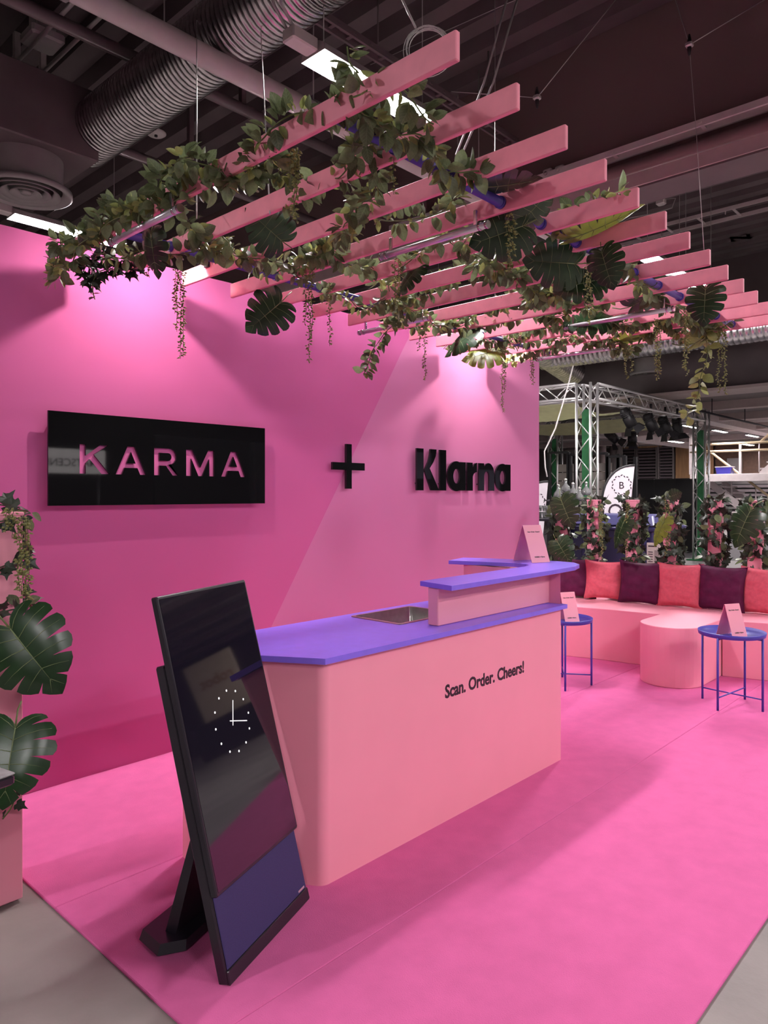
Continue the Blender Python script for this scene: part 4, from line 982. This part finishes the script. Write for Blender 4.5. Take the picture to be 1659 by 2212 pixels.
def stage_lamp(label, c, yaw, pitch, s=1.0, m='black_matte'):
    M = Matrix.Translation(c) @ Matrix.Rotation(yaw, 4, 'Z') @ Matrix.Rotation(pitch, 4, 'Y') @ Matrix.Scale(s, 4)
    t = thing('stage_lamp', label, 'stage lamp', matrix=M, group='stage lamps hung from the truss')
    MB().lathe([(0, .20), (.06, .20), (.085, .16), (.085, .05), (.10, .03), (.10, -.14), (.085, -.14), (.085, -.05), (0, -.04)], n=18).build('lamp_body', m, t)
    for k in range(3): MB().lathe([(.086, .06 + .03*k), (.10, .065 + .03*k), (.10, .075 + .03*k), (.086, .08 + .03*k)], n=18).build('cooling_fin', m, t)
    for k in range(4):
        a = k * math.pi / 2; R_ = Matrix.Rotation(a, 4, 'Z')
        MB().add([R_ @ Vector(v) for v in ((.1, -.07, -.14), (.1, .07, -.14), (.17, .10, -.25), (.17, -.10, -.25), (.104, -.07, -.138), (.104, .07, -.138), (.174, .10, -.248), (.174, -.10, -.248))], [(3,2,1,0),(4,5,6,7),(0,1,5,4),(1,2,6,5),(2,3,7,6),(3,0,4,7)]).build('barn_door', m, t)
    inv_ = M.inverted(); up = Vector(c)
    yk = [Vector((0, .11, .02)), Vector((0, .13, .1)), inv_ @ (up + Vector((0, 0, .26 * s))), Vector((0, -.13, .1)), Vector((0, -.11, .02))]
    MB().tube(yk, .011, 6).build('yoke', m, t)
    tp = up + Vector((0, 0, .26 * s)); MB().tube([inv_ @ tp, inv_ @ (tp + Vector((0, 0, .12)))], .022, 8).build('clamp', m, t)
for lab, px, py, X, yw, pt, m in (('big black stage lamp, first under the front truss beam', 1358, 905, 13.9, 2.6, .55, 'black_matte'),
      ('black stage lamp, second along the front truss beam', 1406, 915, 15.1, 2.6, .5, 'black_matte'),
      ('black stage lamp, third along the front truss beam', 1437, 920, 16.0, 2.6, .5, 'black_matte'),
      ('black stage lamp nearest the green right leg', 1463, 922, 16.7, 2.4, .15, 'black_matte'),
      ('low black stage lamp furthest left before the grey column', 1322, 943, 17.2, 2.6, .9, 'black_satin'),
      ('silver and black stage lamp hanging below the first one', 1366, 942, 17.4, .3, .1, 'black_satin')):
    stage_lamp(lab, PX(px, py, X), yw, pt, 1.15, m)
cable('drooping white cable hanging from the truss beside the pink wall', [Pd(1238, 790, 13), Pd(1228, 830, 13), Pd(1200, 925, 13), Pd(1176, 975, 13), Pd(1178, 1010, 13), Pd(1182, 1030, 13)], .014, 'white_plastic')

# black racks with slatted boards
for k, (lab, x0, x1, y0) in enumerate((('black metal rack with boards left of the truss leg', 1186, 1228, 978), ('black metal rack with boards behind the truss leg', 1232, 1312, 982), ('open black metal rack right of the truss leg', 1314, 1350, 986))):
    X = 14.2; a = PX(x0, y0, X); b = PX(x1, y0, X); ya, yb = b.y, a.y; zt = a.z
    t = thing('metal_rack', lab, 'rack', (X, (ya + yb)/2, 0), 'black racks behind the truss')
    for y in (ya, yb):
        for dx in (0, .5): MB().cbox((X + dx - .035, y - .035, 0), (X + dx + .035, y + .035, zt), .004).build('upright', 'black_matte', t)
    for z in (zt - .03, 1.3, .5):
        MB().cbox((X - .03, ya, z), (X + .03, yb, z + .05), .004).build('crossbar', 'black_matte', t)
    if k < 2:
        for q in range(9): MB().cbox((X + .3, ya + .05, .55 + q*.19), (X + .33, yb - .05, .55 + q*.19 + .17), .004).build('board', 'paper_grey', t)

# navy wheeled bin with a notice
bx, by0, by1, bt = 9.0, 3.72, 5.02, 1.27
t = thing('wheeled_bin', 'large navy plastic waste bin with lid behind the plant posts', 'bin', (bx + .4, 4.37, 0))
MB().prism([(bx + .12, by0 + .1), (bx + .85, by0 + .1), (bx + .85, by1 - .1), (bx + .12, by1 - .1)], .17, 1.12, top=[(bx, by0), (bx + .95, by0), (bx + .95, by1), (bx, by1)]).build('bin_body', 'bin_navy', t, bevel=.03)
MB().cbox((bx - .05, by0 - .05, 1.10), (bx + 1.0, by1 + .05, 1.16), .02).build('rim', 'bin_navy', t)
MB().prism([(bx - .06, by0 - .05), (bx + 1.0, by0 - .05), (bx + 1.0, by1 + .05), (bx - .06, by1 + .05)], 1.165, bt + .03, top=[(bx + .10, by0 + .04), (bx + .9, by0 + .04), (bx + .9, by1 - .04), (bx + .10, by1 - .04)]).build('lid', 'bin_navy', t, bevel=.025)
for y in (by0 + .12, by1 - .12): MB().cbox((bx - .10, y - .05, .92), (bx - .02, y + .05, 1.28), .02).build('lid_hinge', 'bin_navy', t)
MB().tube([(bx - .09, by0 + .2, 1.13), (bx - .09, by1 - .2, 1.13)], .018, 8).build('grab_bar', 'bin_navy', t)
for x in (bx + .2, bx + .8):
    for y in (by0 + .2, by1 - .2): MB().tube([(x, y - .025, .085), (x, y + .025, .085)], .085, 16).build('wheel', 'rubber', t)
for y in (4.0, 4.7): MB().cbox((bx + .02, y - .02, .4), (bx + .08, y + .02, 1.08), .01).build('rib', 'bin_navy', t)
a = PX(1397, 1172, bx - .14); b = PX(1434, 1222, bx - .14)
t = thing('paper_notice', 'white paper notice sheet leaning on the navy bin', 'notice', (bx - .14, (a.y + b.y)/2, b.z - .3))
MB().cbox((bx - .14, b.y, b.z - .45), (bx - .13, a.y, a.z), .002).build('sheet', 'paper', t)
MB().box((bx - .143, b.y + .03, b.z + .02), (bx - .1405, (a.y + b.y)/2 + .01, a.z - .09)).build('picture_block', 'paper_grey', t)
for k in range(6): MB().box((bx - .143, (a.y+b.y)/2 + .03, a.z - .12 - k*.03), (bx - .1405, a.y - .02, a.z - .11 - k*.03)).build('print_line', 'letter_ink', t)
MB().box((bx - .143, (a.y+b.y)/2 - .02, a.z - .05), (bx - .1405, a.y - .02, a.z - .035)).build('print_line', 'letter_ink', t)

# feather flags
def flag(label, d, left, right, top, bot, px_shift=0, full=True):
    xr = Vector((RT[0], RT[1], 0)); c = Pd((left + right)/2, bot, d); k = d / FPX; w = (right - left) * k; h = (bot - top) * k * 1.9
    z_top = EYE + (HYP - top) * k; o = Pd(left, HYP, d); o.z = z_top - h
    F = frame(o, xr, (0, 0, 1)); t = thing('feather_flag', label, 'flag', (o.x, o.y, 0), 'feather flags')
    hv = h
    out = [(0, 0), (w * .70, 0), (w, hv)] + [(w - w * math.sin(a), hv - hv * .42 * (1 - math.cos(a)) ** 1.15) for a in [math.pi/2 * q / 10 for q in range(1, 11)]]
    poly_mb([out], F, .003).build('cloth', 'flag_cloth', t)
    edge = [F @ Vector((p[0], p[1], 0)) for p in out[2:]]; MB().tube(list(edge) + [F @ Vector((0, 0, 0)), Vector((o.x, o.y, .02))], .018, 8).build('pole', 'black_matte', t)
    MB().tube([Vector((o.x, o.y, 0)), Vector((o.x, o.y, .03))], .16, 16).build('base_disc', 'black_matte', t)
    text_mb('EXPO', w * .62, F @ Matrix.Translation((w * .62, hv * .05, .005)) @ Matrix.Rotation(math.pi/2, 4, 'Z'), .001, 0, 1.0).build('lettering', 'letter_ink', t)
    cx, cy, r = w * .60, hv * .79, w * .27
    text_mb('B', w * .30, F @ Matrix.Translation((cx - w*.09, cy - w*.11, .005)), .001, .001).build('emblem_letter', 'letter_ink', t)
    for q in range(20):
        a = q * math.pi / 10; rr_ = r * (1.0 + .10 * (q % 2)); p = (cx + rr_*math.cos(a), cy + rr_*math.sin(a)); u = Vector((math.cos(a + 1.0 + (q % 2)), math.sin(a + 1.0 + (q % 2)))); v = Vector((-u.y, u.x)); s = w * .05
        P = [Vector(p) - u*s, Vector(p) + v*s*.42, Vector(p) + u*s, Vector(p) - v*s*.42]
        MB().add([F @ Vector((z[0], z[1], .0045)) for z in P], [(0,3,2,1)]).build('emblem_leaf', 'letter_ink', t)
flag('white feather flag with black B wreath emblem behind the bin', 11.6, 1300, 1371, 1005, 1112)
flag('white feather flag mostly hidden behind the pink wall end', 12.4, 1118, 1184, 1040, 1150)

# clear glassware on a black table beside the wall end
q = Pd(1185, 1119, 9.6); t = thing('black_table', 'black topped table holding clear glassware beside the pink wall end', 'table', (q.x, q.y, 0))
MB().cbox((q.x - .35, q.y - .5, q.z - .03), (q.x + .3, q.y + .6, q.z), .006).build('table_top', 'black_satin', t)
for a, b in ((-.3, -.45), (.25, -.45), (-.3, .55), (.25, .55)): MB().tube([(q.x + a, q.y + b, 0), (q.x + a, q.y + b, q.z - .03)], .02, 8).build('leg', 'black_satin', t)
for r_ in range(2):
    for c_ in range(3):
        p = q + Vector((0, .14 - .085 * c_, .085 * r_))
        o = MB().lathe([(0, .002), (.03, .002), (.038, .08), (.035, .08), (.028, .008), (0, .008)], tuple(p), 16).build('glass_cup', 'glass_clear')
        tag(o, '%s clear cup of the stack, %s row, beside the pink wall end' % (('left', 'middle', 'right')[c_], ('lower', 'upper')[r_]), 'cup', 'stacked clear cups')
for k, (px, py) in enumerate(((1206, 1068), (1222, 1055), (1238, 1064), (1252, 1074), (1266, 1062))):
    p = Pd(px, py + 8, 11.0)
    t = thing('glass_decanter', ('leftmost', 'second', 'middle', 'fourth', 'rightmost')[k] + ' shiny glass vessel above the upper post leaf', 'decanter', tuple(p), 'glass vessels on the rack shelf')
    MB().lathe([(0, 0), (.055, .0), (.075, .03), (.06, .08), (.02, .13), (.022, .17), (.016, .17), (.014, .13), (.05, .08), (.065, .03), (0, .01)], tuple(p), 18).build('vessel', 'glass_clear', t)
    MB().lathe([(0, .17), (.02, .17), (.024, .2), (0, .21)], tuple(p), 12).build('stopper', 'steel', t)
pa, pb = Pd(1195, 1078, 11.0), Pd(1285, 1078, 11.0)
t = thing('bottle_shelf', 'dark shelf board carrying the glass vessels', 'shelf', (pa.x, pa.y, 0))
sl_ = (pb - pa).normalized(); R_ = frame(pa - Vector((0, 0, .012)), sl_, Vector((-sl_.y, sl_.x, 0)))
MB().cbox((-.1, -.15, -.02), ((pb - pa).length + .1, .2, .0), .004, R_).build('board', 'black_satin', t)
for k in (0, (pb - pa).length): MB().cbox((k - .02, 0, -pa.z), (k + .02, .04, -.02), .004, R_).build('upright', 'black_satin', t)

# black screen wall
a = PX(1366, 1036, 20.0); b = PX(1512, 1036, 20.0)
t = thing('black_screen', 'wide black partition screen left of the balcony', 'screen', (20, (a.y + b.y)/2, 0))
for k in range(3):
    y0 = b.y + (a.y - b.y) * k / 3; MB().cbox((20.0, y0, .02), (20.06, y0 + (a.y - b.y)/3 - .004, a.z), .004).build('panel', 'black_matte', t)
    MB().cbox((19.8, y0 + .2, 0), (20.3, y0 + .3, .02), .004).build('foot', 'black_matte', t)

# far wall: wood panels, louvred shutters, columns, windows
def wallblock(name, label, cat, x0, y0, x1, y1, X, m, th=.12):
    a = PX(x0, y0, X); b = PX(x1, y1, X); t = thing(name, label, cat, (X, (a.y + b.y)/2, b.z)); MB().cbox((X, b.y, b.z), (X + th, a.y, a.z), .01).build('panel', m, t); return t, a, b
wallblock('wood_panel', 'honey coloured wood panel high on the far wall behind the lamps', 'panel', 1335, 925, 1428, 966, 33.6, 'wood_panel')
wallblock('wood_panel', 'tall honey coloured wood panel left of the balcony post', 'panel', 1459, 935, 1540, 1032, 33.6, 'wood_panel')
wallblock('wood_panel', 'dark brown wood wall behind the balcony rails', 'panel', 1545, 945, 1700, 1030, 33.7, 'wood_dark')
wallblock('pale_cabinet', 'pale cabinet box high on the wall left of the truss leg', 'cabinet', 1220, 925, 1240, 980, 33.5, 'white_plastic', .3)
wallblock('grey_door', 'grey service door seen through the balcony rails', 'door', 1570, 990, 1602, 1030, 33.5, 'wall_grey', .1)
def louvre(label, x0, y0, x1, y1, n):
    t, a, b = wallblock('louvre_shutter', label, 'shutter', x0, y0, x1, y1, 33.75, 'black_matte', .05)
    mb = MB(); h = (a.z - b.z) / n
    for k in range(n): mb.box((33.60, b.y + .04, b.z + h*k + h*.15), (33.76, a.y - .04, b.z + h*k + h*.75))
    mb.build('slats', 'shutter', t, kind='stuff')
    for y in (b.y, a.y - .05): MB().cbox((33.55, y, b.z), (33.76, y + .05, a.z), .004).build('frame_post', 'wall_grey', t)
louvre('dark louvred shutter right of the high wood panel', 1424, 938, 1458, 1034, 15)
louvre('dark louvred window under the high wood panel, left', 1336, 968, 1376, 1034, 10)
louvre('dark louvred window under the high wood panel, right', 1378, 968, 1422, 1034, 10)
louvre('dark louvred wall under the balcony behind the stairs', 1528, 1046, 1700, 1132, 9)
for lab, px, w, X in (('round grey column left of the high wood panel', 1331, .3, 32.5), ('slim pale column behind the far truss beam', 1302, .16, 32), ('slim pale column second behind the far truss beam', 1288, .12, 32)):
    p = PX(px, 1000, X); t = thing('column', lab, 'column', (X, p.y, 0)); MB().tube([(X, p.y, 0), (X, p.y, 6.2)], w, 16).build('shaft', 'pale_beam' if w < .2 else 'wall_grey', t); MB().tube([(X, p.y, 0), (X, p.y, .1)], w * 1.25, 16).build('base_ring', 'wall_grey', t)

# lower pale ceiling past the dark downstand, with beams and strips
struct(MB().box((16.3, -10, 3.86), (33.9, 20, 3.98)).build('trim_11', 'wall_grey'))
for k, x in enumerate((18.6, 21.5, 25, 29)): struct(MB().box((x, -10, 3.66), (x + .35, 20, 3.86)).build('trim_%d' % (12 + k), 'pale_beam'))
for k, y in enumerate((2.6, 7.0, 11.5)): struct(MB().box((16.3, y, 3.60), (33.9, y + .45, 3.86)).build('trim_%d' % (16 + k), 'white_paint'))
for lab, px, py in (('thin strip light under the low ceiling left of the right truss leg', 1490, 922), ('thin strip light under the low ceiling right of the truss leg', 1555, 932), ('strip light under the low ceiling at the right edge', 1625, 942)):
    p = Pz(px, py, 3.55); t = thing('strip_light', lab, 'ceiling light', tuple(p), 'strips under the low ceiling')
    MB().cbox((p.x - .6, p.y - .06, 3.55), (p.x + .6, p.y + .06, 3.60), .006).build('housing', 'fixture_grey', t)
    for e in (-.4, .4): MB().tube([(p.x + e, p.y, 3.59), (p.x + e, p.y, 3.87)], .006, 5).build('hanger_rod', 'cable_grey', t)
    MB().add([(p.x - .57, p.y - .05, 3.549), (p.x + .57, p.y - .05, 3.549), (p.x + .57, p.y + .05, 3.549), (p.x - .57, p.y + .05, 3.549)], [(3,2,1,0)]).build('diffuser', 'lamp_glow', t)
for k, (x, y) in enumerate(((18, 0), (22.5, -1), (26.5, 1), (27.5, 6), (22.8, 3.2), (31, 9), (31, 4), (27.5, 10.5))):  # strips added out of sight to brighten the dim far zone
    t = thing('strip_light', 'unseen strip light added under the low ceiling for extra light', 'ceiling light', (x, y, 3.55), 'strips under the low ceiling')
    MB().cbox((x - .6, y - .1, 3.55), (x + .6, y + .1, 3.60), .006).build('housing', 'fixture_grey', t)
    for e in (-.4, .4): MB().tube([(x + e, y, 3.59), (x + e, y, 3.87)], .006, 5).build('hanger_rod', 'cable_grey', t)
    MB().add([(x - .57, y - .09, 3.549), (x + .57, y - .09, 3.549), (x + .57, y + .09, 3.549), (x - .57, y + .09, 3.549)], [(3,2,1,0)]).build('diffuser', 'lamp_glow', t)
p = Pz(1560, 890, 3.5); t = thing('sprinkler_pipe', 'thin dark pipe under the low pale ceiling', 'pipe', tuple(p)); MB().tube([(16.5, p.y + .3, 3.5), (30, p.y + .3, 3.5)], .025, 8).build('pipe_run', 'black_satin', t)
for x in (18, 20.5, 24): MB().tube([(x, p.y + .3, 3.5), (x, p.y + .3, 3.86)], .012, 6).build('hanger_rod', 'black_satin', t)

# balcony with white edge beam, rails and open stairs
X = 24.0
a = PX(1490, 1025, X); zt = a.z; zb = PX(1490, 1041, X).z; y1 = a.y; y0 = y1 - 6
BL = thing('balcony', 'white balcony platform with wooden handrails and open stairs at the right edge', 'balcony', (X, y1, 0))
MB().cbox((X, y0, zb), (X + .12, y1, zt), .01).build('edge_beam', 'white_paint', BL)
MB().cbox((X + .12, y0, zt - .15), (X + 3.2, y1, zt - .02), .01).build('platform', 'white_paint', BL)
for px, w in ((1491, .05), (1498, .07), (1598, .035)):
    p = PX(px, 1025, X); MB().cbox((X + .02, p.y - w, zt), (X + .09, p.y + w, zt + .95 + (.6 if px == 1491 else 0)), .005).build('rail_post', 'white_paint', BL)
for z in (.95, .72): MB().tube([(X + .05, y0, zt + z), (X + .05, y1, zt + z)], .04, 8).build('handrail', 'rail_wood', BL)
for y in (y1 - .3, y1 - 3.2): MB().cbox((X + .3, y - .1, 0), (X + .5, y + .1, zb), .01).build('support_post', 'white_paint', BL)
def stairs(yt, ztop, dy, n, rise, X0, wd, name):
    st = MB().add([(X0, yt, ztop), (X0, yt + dy*n, ztop + rise*n), (X0, yt + dy*n, ztop + rise*n - .28), (X0, yt, ztop - .28), (X0 + .06, yt, ztop), (X0 + .06, yt + dy*n, ztop + rise*n), (X0 + .06, yt + dy*n, ztop + rise*n - .28), (X0 + .06, yt, ztop - .28)], [(0,1,2,3),(7,6,5,4),(4,5,1,0),(3,2,6,7),(0,3,7,4),(1,5,6,2)])
    s = st.build('stringer', 'white_paint', BL)
    st2 = MB().add([(v[0] + wd, v[1], v[2]) for v in st.v], st.f).build('stringer', 'white_paint', BL)
    for k in range(n): MB().cbox((X0 + .06, yt + dy*(k + .5) - .14, ztop + rise*(k + .5) - .02), (X0 + wd, yt + dy*(k + .5) + .14, ztop + rise*(k + .5) + .03), .005).build('tread', 'white_paint', s)
    MB().tube([(X0, yt, ztop + .9), (X0, yt + dy*n, ztop + rise*n + .9)], .04, 8).build('stair_handrail', 'rail_wood', BL)
    for k in range(0, n + 1, 3): MB().tube([(X0, yt + dy*k, ztop + rise*k), (X0, yt + dy*k, ztop + rise*k + .9)], .02, 6).build('stair_baluster', 'white_paint', BL)
stairs(PX(1530, 1040, 24.6).y, zt - .1, -.24, 9, -.2, 24.6, 1.3, 'lower')
stairs(PX(1640, 1030, 24.4).y, zt + .05, -.22, 10, .2, 24.4, 1.3, 'upper')
p = PX(1566, 1020, X + .6); t = thing('plastic_crate', 'small blue crate standing on the balcony floor', 'crate', tuple(p))
MB().prism([(p.x - .15, p.y - .2), (p.x + .15, p.y - .2), (p.x + .15, p.y + .2), (p.x - .15, p.y + .2)], zt - .02, zt + .22, top=[(p.x - .18, p.y - .24), (p.x + .18, p.y - .24), (p.x + .18, p.y + .24), (p.x - .18, p.y + .24)]).build('tub', 'blue_metal', t)
MB().cbox((p.x - .2, p.y - .26, zt + .22), (p.x + .2, p.y + .26, zt + .25), .01).build('rim', 'white_paint', t)

# utility cart
p = Pd(1485, 1148, 26.5); p.z = 0
t = thing('utility_cart', 'grey electric utility cart parked beyond the green truss leg', 'cart', (p.x, p.y, 0))
M = Matrix.Translation(p) @ Matrix.Rotation(math.radians(-60), 4, 'Z')
MB().prism([(-.9, -.5), (.9, -.5), (.9, .5), (-.9, .5)], .28, .62, M, top=[(-.85, -.48), (.8, -.48), (.8, .48), (-.85, .48)]).build('chassis', 'cart_grey', t)
MB().cbox((-.95, -.52, .62), (.35, .52, .80), .03, M).build('load_bed', 'pale_beam', t)
MB().cbox((.3, -.45, .62), (.85, .45, .92), .06, M).build('dashboard', 'cart_grey', t)
MB().prism([(-.3, -.42), (.05, -.42), (.05, .42), (-.3, .42)], .85, 1.35, M, top=[(-.55, -.40), (-.40, -.40), (-.40, .40), (-.55, .40)]).build('seat_back', 'flag_cloth', t, bevel=.03)
for a, b in ((-.6, -.5), (-.6, .5), (.6, -.5), (.6, .5)):
    w0 = M @ Vector((a, b - .09, .22)); w1 = M @ Vector((a, b + .09, .22)); wh = MB().tube([w0, w1], .22, 18).build('wheel', 'rubber', t)
    MB().tube([M @ Vector((a, b - .1, .22)), M @ Vector((a, b + .1, .22))], .10, 12).build('hub', 'fixture_grey', wh)
MB().tube([M @ Vector((.2, 0, .9)), M @ Vector((.05, 0, 1.15))], .02, 8).build('steering_column', 'black_satin', t)
p = PX(1590, 1100, 27); t = thing('white_box', 'small white appliance box on the floor under the stairs', 'box', (27, p.y, 0))
MB().cbox((26.8, p.y - .3, .35), (27.3, p.y + .3, .95), .02).build('cabinet', 'white_paint', t); MB().cbox((26.85, p.y - .25, 0), (27.2, p.y + .25, .35), .01).build('plinth', 'black_matte', t)

# ---------------------------------------------------------------- stands and added reflection panels behind the photographer (seen only in the glossy signs and the screen)
t = thing('lightbox_sign', 'white lightbox sign reading MATSCENEN mirrored in the black panel', 'sign', (7.0, -7.0, 0))
MB().cbox((5.6, -7.2, 2.0), (7.2, -7.0, 2.5), .01).build('box_face', 'lightbox', t)
text_mb('MATSCENEN', .22, frame((7.02, -6.99, 2.15), (-1, 0, 0), (0, 0, 1)), .001, .001).build('lettering', 'letter_ink', t)
for x in (5.7, 7.1): MB().tube([(x, -7.1, 0), (x, -7.1, 2.0)], .03, 8).build('pole', 'black_satin', t)
t = thing('floor_stand_wall', 'dark stand wall reading THE FLOORING MULTISPECIALIST seen mirrored', 'stand', (12, -5.0, 0))
MB().cbox((9.6, -5.2, 0), (14.3, -5.0, 2.7), .01).build('wall_panel', 'black_matte', t)
for k, s in enumerate(('THE FLOORING', 'MULTISPECIALIST')): text_mb(s, .24, frame((12.0, -4.99, 1.62 - k*.32), (-1, 0, 0), (0, 0, 1)), .001, .002).build('lettering', 'flag_cloth', t)
text_mb('rflo', .7, frame((14.0, -4.99, 1.35), (-1, 0, 0), (0, 0, 1)), .001, .004).build('lettering', 'flag_cloth', t)
t = thing('cream_stand_wall', 'bright cream stand wall reading robot seen mirrored in the screen', 'stand', (19, -3, 0))
MB().cbox((19.0, -3.7, .9), (19.1, -2.3, 2.5), .01).build('wall_panel', 'cream_wall', t)
text_mb('robot', .42, frame((18.99, -2.45, 1.75), (0, -1, 0), (0, 0, 1)), .001, .002).build('lettering', 'orange_ink', t)
MB().cbox((18.6, -4.0, 0), (18.95, -2.0, .9), .02).build('counter', 'black_matte', t)
t = thing('reflection_panels', 'unseen lavender panels added to reflect in the black wall letters', 'stand', (18.6, -8, 0))  # pale panels added to put reflections into the glossy letters
for x0, x1, z0, z1 in ((17.6, 19.4, 2.1, 3.0), (22.2, 23.6, 1.5, 2.5)): MB().cbox((x0, -8.1, z0), (x1, -8.0, z1), .01).build('panel', 'lavender', t)
MB().cbox((9.0, -8.25, 0), (24, -8.12, 3.0), .01).build('backing_wall', 'black_matte', t)
